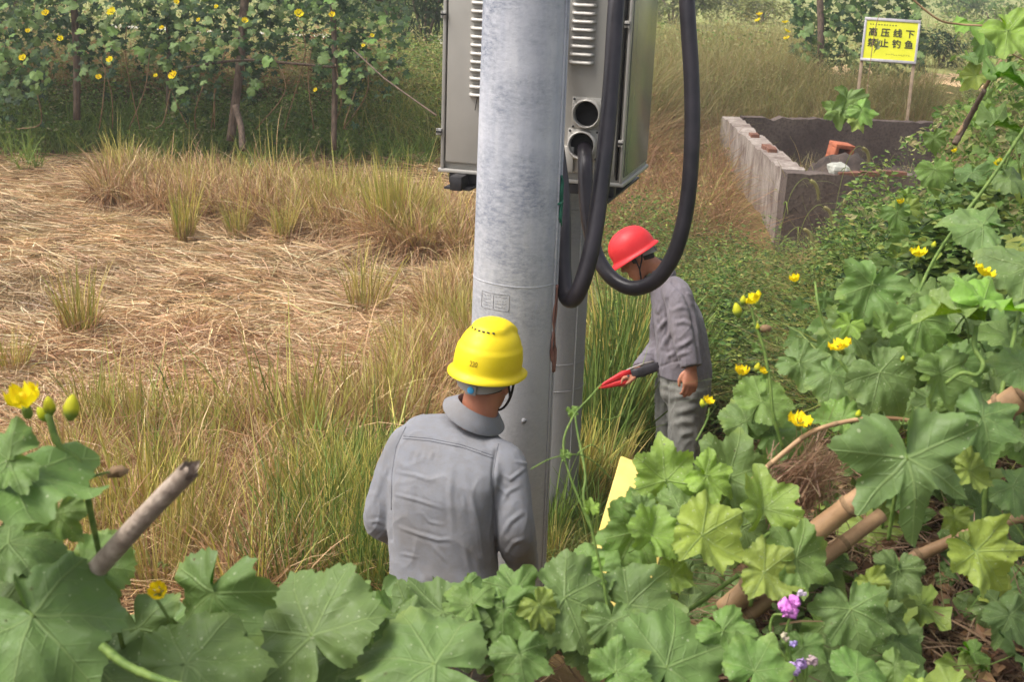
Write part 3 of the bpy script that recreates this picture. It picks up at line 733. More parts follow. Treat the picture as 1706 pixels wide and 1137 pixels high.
def frame(f, up):
    """matrix with +Y along f and +Z close to up"""
    y = Vector(f).normalized(); z = Vector(up); z = (z - y * z.dot(y)).normalized(); x = y.cross(z)
    return Matrix((x, y, z)).transposed()
def head_pieces(mb, M):
    """skull, jaw, nose, ears, brows and lips; +Y is the face"""
    T = lambda p: M @ Vector(p); R = M.to_3x3()
    prof = [(-.126, .056, .018, .014), (-.116, .050, .034, .030), (-.098, .036, .047, .050), (-.075, .022, .057, .066), (-.045, .012, .065, .081), (-.01, .005, .070, .091),
            (.03, 0, .073, .096), (.06, -.004, .072, .095), (.085, -.006, .061, .082), (.105, -.006, .036, .05), (.113, -.006, .01, .014)]
    mb.loft([(T((0, cy, z)), R @ Vector((hw, 0, 0)), R @ Vector((0, hd, 0)), 2.15) for z, cy, hw, hd in prof], 26)
    mb.loft([(T((0, .090, .026)), R @ Vector((.007, 0, 0)), R @ Vector((0, .010, 0)), 2), (T((0, .100, .0)), R @ Vector((.010, 0, 0)), R @ Vector((0, .013, 0)), 2),
             (T((0, .108, -.022)), R @ Vector((.016, 0, 0)), R @ Vector((0, .015, 0)), 2), (T((0, .100, -.034)), R @ Vector((.013, 0, 0)), R @ Vector((0, .012, 0)), 2)], 12)
    for s in (-1, 1):
        mb.ball(T((s * .077, -.008, -.008)), R @ Vector((.009, s * -.004, 0)), R @ Vector((0, .020, .004)), R @ Vector((0, 0, .033)), 12, 8)
        mb.ball(T((s * .03, .082, .033)), R @ Vector((.024, 0, 0)), R @ Vector((0, .012, 0)), R @ Vector((0, 0, .009)), 10, 6)
        mb.ball(T((s * .042, .062, -.02)), R @ Vector((.022, 0, 0)), R @ Vector((0, .02, 0)), R @ Vector((0, 0, .022)), 10, 6)
    mb.ball(T((0, .088, -.062)), R @ Vector((.025, 0, 0)), R @ Vector((0, .012, 0)), R @ Vector((0, 0, .007)), 10, 6)
    mb.ball(T((0, .085, -.076)), R @ Vector((.021, 0, 0)), R @ Vector((0, .012, 0)), R @ Vector((0, 0, .008)), 10, 6)
def hand_pieces(mb, M, curl=0.5, side=1, scale=1.0, thumb=0.0):
    """wrist at the origin, fingers along +Y, palm towards -Z, thumb on side*X"""
    S = lambda p: M @ (Vector((p[0] * side, p[1], p[2])) * scale); R = M.to_3x3()
    U = lambda v: R @ (Vector((v[0] * side, v[1], v[2])) * scale)
    mb.loft([(S((0, -.02, 0)), U((.027, 0, 0)), U((0, 0, .02)), 2), (S((0, .01, 0)), U((.029, 0, 0)), U((0, 0, .019)), 2.2), (S((.003, .045, -.002)), U((.040, 0, 0)), U((0, 0, .018)), 2.4),
             (S((.002, .08, 0)), U((.042, 0, 0)), U((0, 0, .014)), 2.6), (S((.002, .092, -.002)), U((.037, 0, 0)), U((0, 0, .010)), 2.4)], 18)
    for x, y, L, r in ((.031, .083, .074, .0092), (.011, .090, .082, .0096), (-.011, .087, .076, .0092), (-.031, .078, .060, .0082)):
        p = Vector((x, y - .018, 0)); a = 0.12; pts = [p.copy()]; p = Vector((x, y, -.001)); pts.append(p.copy())
        for k, f in enumerate((.45, .30, .25)):
            a += curl * (0.9 if k == 0 else 1.15); q = p + Vector((x * 0.06, math.cos(a), -math.sin(a))) * (L * f)
            pts.append((p + q) / 2); pts.append(q.copy()); p = q
        rr = [r * 1.1, r * 1.08, r, r * 1.03, r * .92, r * .95, r * .85, r * .7]
        mb.tube([S(q) for q in pts], [q * scale for q in rr], 10)
    t = [(.022, .012, -.004), (.044, .034, -.012), (.052 - thumb * .02, .058, -.022 - thumb * .012), (.050 - thumb * .034, .082, -.028 - thumb * .016), (.046 - thumb * .045, .094, -.03 - thumb * .018)]
    mb.tube([S(q) for q in t], [.014 * scale, .0125 * scale, .0108 * scale, .0095 * scale, .0065 * scale], 10)
def helmet(ro, M, mat, kind, off):
    """hard hat as one shell part with its brim, straps, band under it; M places the brim-plane centre"""
    a, b, h = (.106, .130, .156) if kind == 'yellow' else (.112, .136, .150)
    rings = []; nz, na = 26, 72
    V = []; F = []
    prof = [(1.00, -.014, 0), (1.0, -.016, 1), (1.0, -.010, 1), (0.5, -.004, 1), (0.0, 0.006, 1)]
    def shell(az, z):
        s_ = max(0.0, 1 - (max(z, 0) / h) ** 2.8) ** (1 / 2.1)
        x, y = math.sin(az) * a * s_, math.cos(az) * b * s_
        p = Vector((x, y, z)); nrm = Vector((x / a / a, y / b / b, 2 * z / h / h * .8)); nrm = nrm.normalized() if nrm.length > 1e-6 else Vector((0, 0, 1))
        d = 0.0
        if kind == 'yellow':
            d += -.0030 * float(sstep(.078, .081, z)) * float(sstep(.165, .12, z)) * (1 if math.cos(az) < .6 else 0)
            top = float(sstep(.130, .136, z + .25 * max(y, 0))) * float(sstep(.064, .050, abs(x)))
            d += .0085 * top
        else:
            for c in (-.034, 0, .034): d += .0042 * float(sstep(.012, .004, abs(x - c * (1 - 0.5 * z / h)))) * float(sstep(.03, .07, z)) * float(sstep(-.12, -.06, y + 0.3 * (z - .05)))
        return p + nrm * d
    rows = []
    def brim(az, k):
        c = math.cos(az); out = .013 + .030 * max(0, c) ** 2 + .004 * max(0, -c)
        return out
    for i in range(4):
        r = []
        for j in range(na):
            az = 2 * PI * j / na; o = brim(az, i); f = (1, 1, .55, 0.1)[i]; z = (-.017, -.010, -.004, .004)[i] - .010 * max(0, math.cos(az)) ** 2 * f
            p = shell(az, 0.0); d = Vector((p.x / a, p.y / b, 0)).normalized(); r.append(p + d * o * f + Vector((0, 0, z)))
        rows.append(r)
    for i in range(nz):
        t = i / (nz - 1); z = .010 + (h - .010) * (1 - (1 - t) ** 1.8) * 0.9995
        rows.append([shell(2 * PI * j / na, z) for j in range(na)])
    for r in rows: V += r
    n_out = len(rows)
    inner = []
    for t in (1.0, .85, .6, .3, .06): inner.append([Vector((math.sin(2 * PI * j / na) * a * .94 * (1 - (t0 := (1 - t)) ** 2.2) ** .5, math.cos(2 * PI * j / na) * b * .94 * (1 - t0 ** 2.2) ** .5, -.008 + (h - .02) * t0)) for j in range(na)])
    allr = inner[::-1] + rows
    V = [v for r in allr for v in r]
    for i in range(len(allr) - 1):
        for j in range(na): F.append((i * na + j, (i + 1) * na + j, (i + 1) * na + (j + 1) % na, i * na + (j + 1) % na))
    F.append(tuple((len(allr) - 1) * na + j for j in range(na - 1, -1, -1)))
    me = py_mesh('helmet', [M @ v - off for v in V], F, mat); o = autosmooth(link('helmet', me, ro), 60)
    if kind == 'yellow':
        for i in range(6):
            x = -.042 + .0145 * i; m = MB(); 
            best = None
            for k in range(200):
                z = .10 + .06 * k / 200; s_ = max(0.0, 1 - (z / h) ** 2.8) ** (1 / 2.1)
                if abs(x) < a * s_:
                    y = -b * math.sqrt(max(0, s_ * s_ - (x / a) ** 2)); 
                    if best is None or abs(z - .1345) < best[0]: best = (abs(z - .1345), y, z)
            _, y, z = best
            m.box((x, y - .0012, z), (.0095, .007, .0052), Matrix.Rotation(-0.9, 3, 'X'), .001); m.V = [M @ v - off for v in m.V]
            m.build('vent_slot', MAT['black'], o)
        cu = bpy.data.curves.new('t', 'FONT'); cu.body = '220'; cu.size = .024; cu.align_x = 'CENTER'; cu.extrude = .0004; cu.space_character = .95
        q = bpy.data.objects.new('t', cu); COL.objects.link(q); tm = bpy.data.meshes.new_from_object(q.evaluated_get(bpy.context.evaluated_depsgraph_get())); bpy.data.objects.remove(q)
        for v in tm.vertices:     # wrap the digits on the back of the shell
            az = PI - v.co.x / b * 0.95 - .02; p = shell(az, .034 + v.co.y); v.co = M @ (p + Vector((math.sin(az), math.cos(az), 0)) * (.0006 + v.co.z)) - off
        tm.materials.clear(); tm.materials.append(MAT['helmetprint']); link('printed_number', tm, o)
    # head band dipping at the nape
    m = MB(); na2 = 40; V = []; F = []
    for j in range(na2 + 1):
        az = PI * 0.42 + (PI * 1.16) * j / na2; c = max(0, -math.cos(az))
        for k, (zz, th) in enumerate(((0.004, 0), (-.022 - .013 * c, .001), (-.022 - .013 * c, .004), (0.004, .003))):
            V.append(Vector((math.sin(az) * (.083 + th), math.cos(az) * (.105 + th) - .004, zz - .008 - .014 * c)))
    for j in range(na2):
        for k in range(4): F.append((j * 4 + k, j * 4 + 4 + k, j * 4 + 4 + (k + 1) % 4, j * 4 + (k + 1) % 4))
    hb = link('headband', py_mesh('headband', [M @ v - off for v in V], F, MAT['greyband']), o); autosmooth(hb, 40)
    m = MB(); m.box((0, -.115, -.046), (.036, .006, .032), bev=.003); m.V = [M @ v - off for v in m.V]; autosmooth(m.build('adjuster_plate', MAT['greyband'], o))
    m = MB(); m.lathe([(0, .003), (.010, .003), (.0115, 0), (.0115, -.002)], 20, M @ Matrix.Translation((0, -.1185, -.046)) @ Matrix.Rotation(PI / 2, 4, 'X')); m.V = [v - off for v in m.V]
    m.build('adjuster_knob', MAT['bluedot' if kind == 'yellow' else 'greyband'], o)
    for s in (-1, 1):
        m = MB()
        for y0 in ((.020, -.038)):
            pts = curve_pts([(s * .088, y0, -.004), (s * .086, y0 * .55 + .012, -.05), (s * .078, .030, -.094), (s * .050, .046, -.140), (0, .052, -.158)], 20)
            m.tube([M @ p - off for p in pts], .0042, 6)
        m.build('chin_strap', MAT['strap'], o)
    return o
def hair_piece(ro, M, off, nape=-.055):
    V = []; F = []; na, nr = 40, 8
    for i in range(nr):
        for j in range(na + 1):
            az = PI * .36 + PI * 1.28 * j / na; c = max(0, -math.cos(az)); t = i / (nr - 1)
            z = .06 + ((nape * c - .02 * (1 - c)) - .06) * t; taper = 1.035 if t < .8 else 1.035 - .04 * (t - .8) / .2
            hw, hd = (.0725, .0955) if z > 0 else (.0725 + z * .12, .0955 + z * .16)
            V.append(M @ Vector((math.sin(az) * hw * taper, math.cos(az) * hd * taper - .001, z)) - off)
    for i in range(nr - 1):
        for j in range(na): k = i * (na + 1) + j; F.append((k, k + 1, k + na + 2, k + na + 1))
    return link('hair', py_mesh('hair', V, F, MAT['hair']), ro)
def eyes(ro, M, off):
    for s in (-1, 1):
        m = MB(); m.ball((s * .031, .083, .012), (.013, 0, 0), (0, .010, 0), (0, 0, .007), 12, 8); m.V = [M @ v - off for v in m.V]; m.build('eye', MAT['eye'], ro)
def limb(mb, pts, rad, n=14):
    m = len(pts) - 1; mb.tube(curve_pts(pts, m * 5), [float(np.interp(i / 5, range(m + 1), rad)) for i in range(m * 5 + 1)], n)
def displaced(me, fn):
    """push vertices along their normals by fn(px, py, facing, co)"""
    n = len(me.vertices); co = np.empty(n * 3, np.float32); me.vertices.foreach_get('co', co); co = co.reshape(-1, 3).astype(float)
    no = np.empty(n * 3, np.float32); me.vertices.foreach_get('normal', no); no = no.reshape(-1, 3).astype(float)
    px, py, d = project(co); facing = -(no @ _F)
    amt = fn(px, py, facing, co, no)
    co = co + no * amt[:, None]; me.vertices.foreach_set('co', co.astype(np.float32).ravel()); me.update()
def seg_dist(px, py, line):
    best = np.full(len(px), 1e9); tt = np.zeros(len(px))
    L = len(line) - 1
    for i in range(L):
        (x0, y0), (x1, y1) = line[i], line[i + 1]; dx, dy = x1 - x0, y1 - y0
        t = np.clip(((px - x0) * dx + (py - y0) * dy) / (dx * dx + dy * dy), 0, 1)
        d = np.hypot(px - x0 - t * dx, py - y0 - t * dy); tt = np.where(d < best, (i + t) / L, tt); best = np.minimum(best, d)
    return best, tt
def cloth_folds(folds, seams, amp_noise, scale=1.0):
    def fn(px, py, facing, co, no):
        a = np.zeros(len(px))
        vis = sstep(0.0, 0.25, facing)
        for line, amp, wd in folds:
            d, t = seg_dist(px, py, line); a += vis * amp * (np.exp(-(d / wd) ** 2) - 0.45 * np.exp(-((d - 1.9 * wd) / wd) ** 2)) * np.sin(np.clip(t, 0.0, 1) * PI) ** 1.2
        for line, amp, wd in seams:
            d, t = seg_dist(px, py, line); a += vis * amp * np.exp(-(d / wd) ** 2)
        for k, (x, y, z) in enumerate(co.tolist()):
            p = Vector((x * 7, y * 7, z * 4.2)) * scale
            n1 = mnoise.noise(p + Vector((mnoise.noise(p * .7) * 1.1, 0, 3)))
            n2 = mnoise.noise(Vector((x * 11, y * 11, z * 6.5)) * scale + Vector((n1 * 1.4, 5, n1)))
            a[k] += amp_noise * ((1 - abs(n1) * 2.2) * .55 + 0.55 * max(0.0, 1 - abs(n2) * 4.0) ** 1.6 + .35 * mnoise.noise(p * 2.6) - .2)
        return a
    return fn
def sub_off(me, off):
    me.transform(Matrix.Translation(-Vector(off)))

def person_yellow():
    D = 3.66
    ground = PV(745, 1040, 3.86); gz = float(terrain(ground.x, ground.y)); off = Vector((ground.x, ground.y, gz))
    ro = empty('person', off, 'person in grey work shirt and yellow hard hat seen from behind at the pole', 'person')
    yaw = math.radians(-16)       # facing away, turned to the right
    X = Matrix.Rotation(yaw, 3, 'Z') @ Vector((1, 0, 0)); Yf = Matrix.Rotation(yaw, 3, 'Z') @ Vector((0, 1, 0))
    px2m = lambda p: p * D / FPX
    # --- torso rings measured on the photograph: row, centre, half width, half depth, view depth of the centre
    rows = [(1062, 747, 92, .120, 3.82), (1030, 745, 92, .122, 3.82), (980, 741, 91, .122, 3.81), (920, 738, 90, .120, 3.80), (860, 738, 91, .124, 3.78), (810, 741, 94, .128, 3.77),
            (776, 749, 96, .126, 3.77), (750, 757, 97, .116, 3.78), (731, 765, 90, .104, 3.79), (720, 773, 70, .090, 3.80), (712, 780, 44, .070, 3.81)]
    sh, core = MB(), MB()
    rings = []
    for i, (py, px, hw, hd, d) in enumerate(rows):
        c = PV(px, py, d); k = float(np.interp(py, (700, 760, 860), (.27, .20, .03)))
        rings.append((c, (X + Vector((0, 0, -k))) * px2m(hw) * d / D, Yf * hd, 2.6 if py > 735 else 2.2))
    sh.loft(rings, 30)
    core.loft([(c, u * .84, v * .82, 2.3) for c, u, v, e in rings[:-2]], 24)
    # --- arms
    ls, le, lw = PV(674, 733, 3.80), PV(636, 862, 3.84), PV(668, 896, 4.06)
    rs, re_, rw = PV(845, 775, 3.76), PV(858, 885, 3.74), PV(874, 960, 3.94)
    limb(sh, [PV(716, 728, 3.80), PV(681, 737, 3.80), (ls * .6 + le * .4), le, (le + lw) / 2, lw], [.042, .058, .061, .060, .054, .046])
    limb(sh, [PV(806, 752, 3.78), PV(841, 768, 3.77), (rs * .6 + re_ * .4), re_, (re_ + rw) / 2, rw], [.044, .060, .064, .062, .056, .048])
    limb(core, [PV(712, 745, 3.8), PV(692, 752, 3.8), ls * .5 + le * .5, le, lw], [.034, .036, .038, .036, .028]); limb(core, [PV(806, 775, 3.78), PV(830, 788, 3.77), rs * .5 + re_ * .5, re_, rw], [.034, .036, .038, .036, .028])#, .042, .028])
    hl = lw + (lw - le).normalized() * .03; hr = rw + (rw - re_).normalized() * .03
    limb(core, [lw, hl], [.028, .026]); limb(core, [rw, hr], [.028, .026])
    hand_pieces(core, Matrix.Translation(hl) @ frame((lw - le) + Vector((0, 0, .02)), Vector((-1, 0, .6))).to_4x4(), .55, 1); hand_pieces(core, Matrix.Translation(hr) @ frame((rw - re_), Vector((1, 0, .6))).to_4x4(), .55, -1)
    # --- head
    Mh = frame(imdir(.36, -.20, .88), imdir(.20, -1, -.12)).to_4x4(); bc = PV(812, 613, 3.80); M_helm = Matrix.Translation(bc) @ Mh
    M_head = Matrix.Translation(bc - (Mh.to_3x3() @ Vector((0, -.002, .034)))) @ Mh
    head_pieces(core, M_head)
    nb, nt_ = PV(796, 700, 3.83), M_head @ Vector((0, -.018, -.06))
    limb(core, [nb + (nb - nt_) * .3, nb, nt_, nt_ + (nt_ - nb) * .3], [.07, .061, .058, .056], 20)
    # --- legs
    hip = PV(745, 1050, 3.84)
    tr = MB(); hz = hip.z
    tr.loft([(Vector((hip.x, hip.y, hz + .06)), X * .15, Yf * .11, 2.4), (Vector((hip.x, hip.y, hz - .04)), X * .165, Yf * .125, 2.4), (Vector((hip.x, hip.y, hz - .14)), X * .17, Yf * .12, 2.6), (Vector((hip.x, hip.y, hz - .2)), X * .15, Yf * .10, 2.6)], 24)
    for s in (-1, 1):
        a = Vector((hip.x, hip.y, hz - .10)) + X * .088 * s; k = Vector((hip.x, hip.y, gz + .47)) + X * .10 * s + Yf * .05; f = Vector((hip.x, hip.y, gz + .12)) + X * .11 * s + Yf * .0
        limb(tr, [a, (a + k) / 2, k, (k + f) / 2, f], [.092, .086, .07, .066, .062]); limb(core, [a, k, f], [.075, .05, .035])
        limb(core, [f, f - Vector((0, 0, .07)), f - Vector((0, 0, .08)) + Yf * .12], [.036, .04, .03])
    hipc = [(Vector((hip.x, hip.y, hz + z)), X * .13, Yf * .09, 2.2) for z in (-.15, -.05, .1, .2)]; core.loft(hipc, 20)
    body = remesh(core, .0052, 6, .5); sub_off(body, off); body.materials.append(MAT['skin']); link('body', body, ro)
    me = remesh(sh, .0048, 22, .5)
    folds = [([(654, 786), (690, 792), (726, 803)], .0042, 4.5), ([(650, 822), (690, 832), (745, 850)], .0050, 4), ([(655, 876), (690, 888), (730, 900), (760, 899)], .0060, 4.5), ([(662, 922), (700, 930)], .0035, 4),
             ([(752, 770), (750, 830), (756, 900)], .0035, 7), ([(722, 748), (716, 770)], .003, 5), ([(690, 1000), (720, 1010)], .004, 5), ([(700, 850), (716, 870), (742, 876)], .004, 4), ([(770, 820), (776, 850)], .004, 5), ([(768, 780), (790, 850), (806, 930)], .0045, 9), ([(716, 905), (735, 925), (746, 940)], .004, 5),
             ([(700, 745), (690, 775)], .003, 6), ([(770, 900), (785, 960)], .004, 7), ([(690, 950), (720, 985), (760, 1000)], .004, 6),
             ([(832, 786), (850, 800), (880, 776)], .0055, 4.5), ([(826, 806), (850, 830)], .005, 5), ([(830, 850), (846, 820), (872, 806)], .005, 5.5), ([(832, 900), (850, 870), (876, 850)], .006, 6), ([(838, 930), (856, 905), (880, 896)], .005, 5),
             ([(640, 775), (628, 820), (616, 850)], .004, 6), ([(612, 872), (630, 868), (645, 876)], .0045, 4.5), ([(625, 900), (640, 890)], .004, 4), ([(650, 770), (640, 800)], .004, 5)]
    seams = [([(672, 727), (715, 731), (770, 742), (818, 758)], -.0018, 1.8), ([(674, 731), (716, 735), (770, 746), (816, 762)], .0010, 1.8),
             ([(668, 722), (655, 760), (651, 800), (652, 900)], -.0045, 3.0), ([(826, 752), (821, 790), (824, 850), (829, 935)], -.0070, 3.2),
             ([(860, 770), (884, 776), (886, 770)], .003, 2.5)]
    displaced(me, cloth_folds([(l, a * .62, w_ * .62) for l, a, w_ in folds], seams, .0042)); sub_off(me, off)
    me.materials.append(MAT['shirt']); shirt = link('shirt', me, ro)
    from mathutils.bvhtree import BVHTree
    bv = BVHTree.FromPolygons([v.co.copy() for v in me.vertices], [tuple(p.vertices) for p in me.polygons])
    def seam(nm, line, r_=.0016):
        pts = []
        for i in range(41):
            t = i / 40 * (len(line) - 1); k = min(int(t), len(line) - 2); t -= k
            px, py = line[k][0] + (line[k + 1][0] - line[k][0]) * t, line[k][1] + (line[k + 1][1] - line[k][1]) * t
            dr = (PV(px, py, 1.0) - Vector(EYE)).normalized(); h = bv.ray_cast(Vector(EYE) - off, dr)
            if h[0] is not None: pts.append(h[0] + h[1] * r_ * .2)
        if len(pts) > 4: m = MB(); m.tube(pts, r_, 5); m.build(nm, MAT['seam'], shirt)
    for line in ([(672, 727), (715, 731), (770, 742), (822, 760)], [(671, 731), (715, 735), (770, 746), (821, 764)]): seam('yoke_seam', line)
    for line in ([(676, 712), (660, 745), (653, 790), (652, 850)], [(830, 740), (822, 785), (823, 840), (828, 900)]): seam('armhole_seam', line)
    seam('hem_seam', [(655, 1010), (700, 1022), (760, 1030), (820, 1026)])
    tm = remesh(tr, .009, 6); displaced(tm, cloth_folds([], [], .005, 1.4)); sub_off(tm, off); tm.materials.append(MAT['trousers']); link('trousers', tm, ro)
    for s in (-1, 1):
        b = MB(); f = Vector((hip.x, hip.y, gz)) + X * .11 * s; limb(b, [f + Vector((0, 0, .24)), f + Vector((0, 0, .09)), f + Vector((0, 0, .055)) + Yf * .05, f + Vector((0, 0, .04)) + Yf * .16], [.062, .055, .052, .042]); bm = remesh(b, .008); sub_off(bm, off); bm.materials.append(MAT['boot']); link('boot', bm, ro)
    # --- collar: folded band standing round the neck
    up = ((nt_ - nb).normalized() + X * .30).normalized(); cxm = frame(Yf, up); V = []; F = []; n = 44
    base = PV(793, 685, 3.82)
    for j in range(n + 1):
        az = PI * .10 + PI * 1.8 * j / n; c, s_ = math.cos(az), math.sin(az); bk = max(0, -c)
        for r, z in ((.063, -.02), (.065, .016 + .008 * bk), (.069, .019 + .008 * bk), (.080, .008), (.104, -.016 - .006 * bk), (.103, -.020 - .006 * bk), (.075, -.010)):
            V.append(base + cxm @ Vector((s_ * r * 1.03, c * r * .98, z)) - off)
    k = 7
    for j in range(n):
        for q in range(k): F.append((j * k + q, j * k + (q + 1) % k, (j + 1) * k + (q + 1) % k, (j + 1) * k + q))
    autosmooth(link('collar', py_mesh('collar', V, F, MAT['shirt']), shirt), 60)
    hair_piece(ro, M_head, off, -.030); eyes(ro, M_head, off)
    helmet(ro, M_helm, MAT['yellowshell'], 'yellow', off)
person_yellow()

def person_red():
    D = 6.9
    gx = PV(1135, 700, 7.0); gz = float(terrain(gx.x, gx.y)); off = Vector((gx.x, gx.y, gz))
    ro = empty('person', off, 'person in red hard hat and mauve grey jacket stooping beside the dark pole', 'person')
    fw = imdir(-1, 0.02, .12); fw.z = 0; fw.normalize(); lat = Vector((-fw.y, fw.x, 0)); lat = lat if lat.dot(Vector(_F)) > 0 else -lat   # lat points away from the camera
    m_ = lambda p: p * D / FPX
    rows = [(622, 1141, 46, .185, 7.0), (606, 1140, 47, .19, 7.0), (575, 1137, 45, .19, 7.0), (545, 1133, 46, .195, 7.0), (515, 1128, 46, .195, 7.0), (492, 1121, 43, .185, 7.0), (472, 1111, 35, .15, 7.0), (456, 1101, 25, .10, 6.99), (446, 1094, 19, .075, 6.98)]
    tilt = imdir(-1, .42, 0)
    sh, core = MB(), MB(); rings = []
    for i, (py, px, hw, hl, d) in enumerate(rows):
        k = float(np.interp(py, (445, 520, 620), (.65, .30, .06))); u = imdir(1, k, 0.0)
        rings.append((PV(px, py, d), u * m_(hw), lat * hl, 2.4))
    sh.loft(rings, 28); core.loft([(c, u * .8, v * .85, 2.2) for c, u, v, e in rings], 22)
    # near arm hanging, far arm reaching to the left
    s1, e1, w1 = PV(1130, 494, 6.80), PV(1142, 562, 6.74), PV(1151, 606, 6.72)
    s2, e2, w2 = PV(1108, 498, 7.16), PV(1098, 578, 7.14), PV(1066, 617, 6.98)
    limb(sh, [PV(1118, 478, 6.88), s1, (s1 + e1) / 2, e1, w1, w1 + (w1 - e1) * .12], [.07, .082, .080, .076, .064, .060])
    limb(sh, [PV(1106, 480, 7.1), s2, (s2 + e2) / 2, e2, w2], [.07, .075, .072, .066, .052])
    limb(core, [PV(1118, 480, 6.9), s1, e1, w1, PV(1152, 616, 6.72)], [.05, .05, .042, .03, .028]); limb(core, [PV(1106, 482, 7.1), s2, e2, w2, PV(1058, 622, 6.95)], [.05, .05, .042, .03, .028])
    hand_pieces(core, Matrix.Translation(PV(1152, 615, 6.72)) @ frame(imdir(-.06, 1, -.05), imdir(.25, 0, -1)).to_4x4(), .42, 1, 1.12)
    hand_pieces(core, Matrix.Translation(PV(1060, 622, 6.94)) @ frame(imdir(-.9, .18, -.15), imdir(-.1, -1, -.35)).to_4x4(), .95, -1, 1.05, .5)
    # head in profile
    ax = imdir(-70, 43, 6); Mh = frame(ax, imdir(-.56, -.83, -.10)).to_4x4(); bc = PV(1057, 421, 6.93); M_helm = Matrix.Translation(bc) @ Mh
    M_head = Matrix.Translation(bc - (Mh.to_3x3() @ Vector((0, -.002, .034)))) @ Mh
    head_pieces(core, M_head)
    nt_ = M_head @ Vector((0, -.03, -.05)); nb = PV(1096, 452, 6.98)
    limb(core, [nt_ + (nt_ - nb) * .3, nt_, nb, nb + (nb - nt_) * .4], [.055, .058, .062, .07], 18)
    # legs
    hip = PV(1142, 618, 7.0); tr = MB(); hz = hip.z
    tr.loft([(PV(1140, 600, 7.0), fw * .145, lat * .17, 2.4), (PV(1141, 625, 7.0), fw * .155, lat * .18, 2.4), (PV(1141, 650, 7.0), fw * .15, lat * .18, 2.6), (PV(1140, 668, 7.0), fw * .12, lat * .16, 2.6)], 22)
    ends = {}
    for s, kx, fx in ((-1, 1135, 1132), (1, 1115, 1112)):
        a = PV(1146 if s < 0 else 1124, 640, 7.0) + lat * .09 * s; k = PV(kx + 6, 715, 7.0) + lat * .10 * s; f = PV(fx, 780, 7.0) + lat * .11 * s; f.z = gz + .1
        k.z = gz + (a.z - gz) * .55; ends[s] = f
        limb(tr, [a, (a + k) / 2, k, (k + f) / 2, f], [.112, .108, .095, .088, .082]); limb(core, [a, k, f], [.075, .052, .04])
        limb(core, [f, f - Vector((0, 0, .05)), f - Vector((0, 0, .06)) + fw * .12], [.036, .04, .03])
    core.loft([(PV(1141, y, 7.0), fw * .11, lat * .15, 2.2) for y in (585, 610, 640, 660)], 18)
    body = remesh(core, .0056, 6, .5); sub_off(body, off); body.materials.append(MAT['skin']); link('body', body, ro)
    me = remesh(sh, .0072, 8, .5)
    folds = [([(1092, 500), (1096, 520), (1104, 505)], .006, 3), ([(1090, 560), (1104, 540), (1112, 530)], .010, 3.5), ([(1098, 590), (1108, 568), (1120, 548)], .010, 4), ([(1088, 535), (1096, 550)], .006, 3),
             ([(1120, 540), (1140, 536), (1158, 545)], .008, 3.5), ([(1124, 580), (1140, 574), (1156, 562)], .009, 3.5), ([(1120, 598), (1136, 590), (1152, 586)], .006, 3), ([(1118, 520), (1136, 512), (1150, 516)], .006, 3.5), ([(1110, 596), (1128, 586)], .008, 3.5),
             ([(1150, 500), (1163, 540), (1168, 580)], .007, 4)]
    seams = [([(1120, 470), (1140, 490), (1152, 520), (1160, 560), (1166, 604)], -.012, 3), ([(1098, 612), (1120, 604), (1132, 602)], -.006, 2), ([(1112, 500), (1110, 560), (1118, 602)], -.010, 3)]
    displaced(me, cloth_folds(folds, seams, .006, 1.2)); sub_off(me, off); me.materials.append(MAT['shirt2']); shirt = link('jacket', me, ro)
    tm = remesh(tr, .0085, 6)
    displaced(tm, cloth_folds([([(1100, 640), (1125, 652)], .008, 4), ([(1110, 665), (1140, 660), (1160, 668)], .008, 4), ([(1120, 690), (1150, 682), (1166, 676)], .010, 4.5), ([(1112, 712), (1140, 702), (1160, 706)], .009, 4.5), ([(1130, 726), (1156, 720)], .008, 4)], [([(1112, 640), (1110, 690), (1114, 735)], -.015, 3.5)], .008, 1.3))
    sub_off(tm, off); tm.materials.append(MAT['trousers']); link('trousers', tm, ro)
    for s in (-1, 1):
        b = MB(); f = ends[s].copy(); f.z = gz; limb(b, [f + Vector((0, 0, .26)), f + Vector((0, 0, .09)), f + Vector((0, 0, .055)) + fw * .05, f + Vector((0, 0, .04)) + fw * .17], [.07, .06, .055, .045]); bm = remesh(b, .009); sub_off(bm, off); bm.materials.append(MAT['boot']); link('boot', bm, ro)
    # collar of a pale green undershirt and the jacket collar
    up = (nt_ - nb).normalized(); cxm = frame(fw, up); n = 40
    for nm, base, rs, mat, par in (('undershirt_collar', nb + up * .012, ((.066, 0), (.068, .030), (.072, .032), (.079, .0)), noisy('pale_green_undershirt', srgb(120, 140, 132), srgb(146, 164, 154), 20, 0.9), ro),
                                   ('collar', nb - up * .01, ((.074, 0), (.078, .022), (.083, .024), (.10, -.014), (.096, -.016)), MAT['shirt2'], shirt)):
        V = []; F = []; k = len(rs)
        for j in range(n + 1):
            az = PI * .08 + PI * 1.84 * j / n
            for r, z in rs: V.append(base + cxm @ Vector((math.sin(az) * r, math.cos(az) * r, z)) - off)
        for j in range(n):
            for q in range(k): F.append((j * k + q, j * k + (q + 1) % k, (j + 1) * k + (q + 1) % k, (j + 1) * k + q))
        autosmooth(link(nm, py_mesh(nm, V, F, mat), par), 60)
    hair_piece(ro, M_head, off, -.050); eyes(ro, M_head, off)
    helmet(ro, M_helm, MAT['redshell'], 'red', off)
person_red()
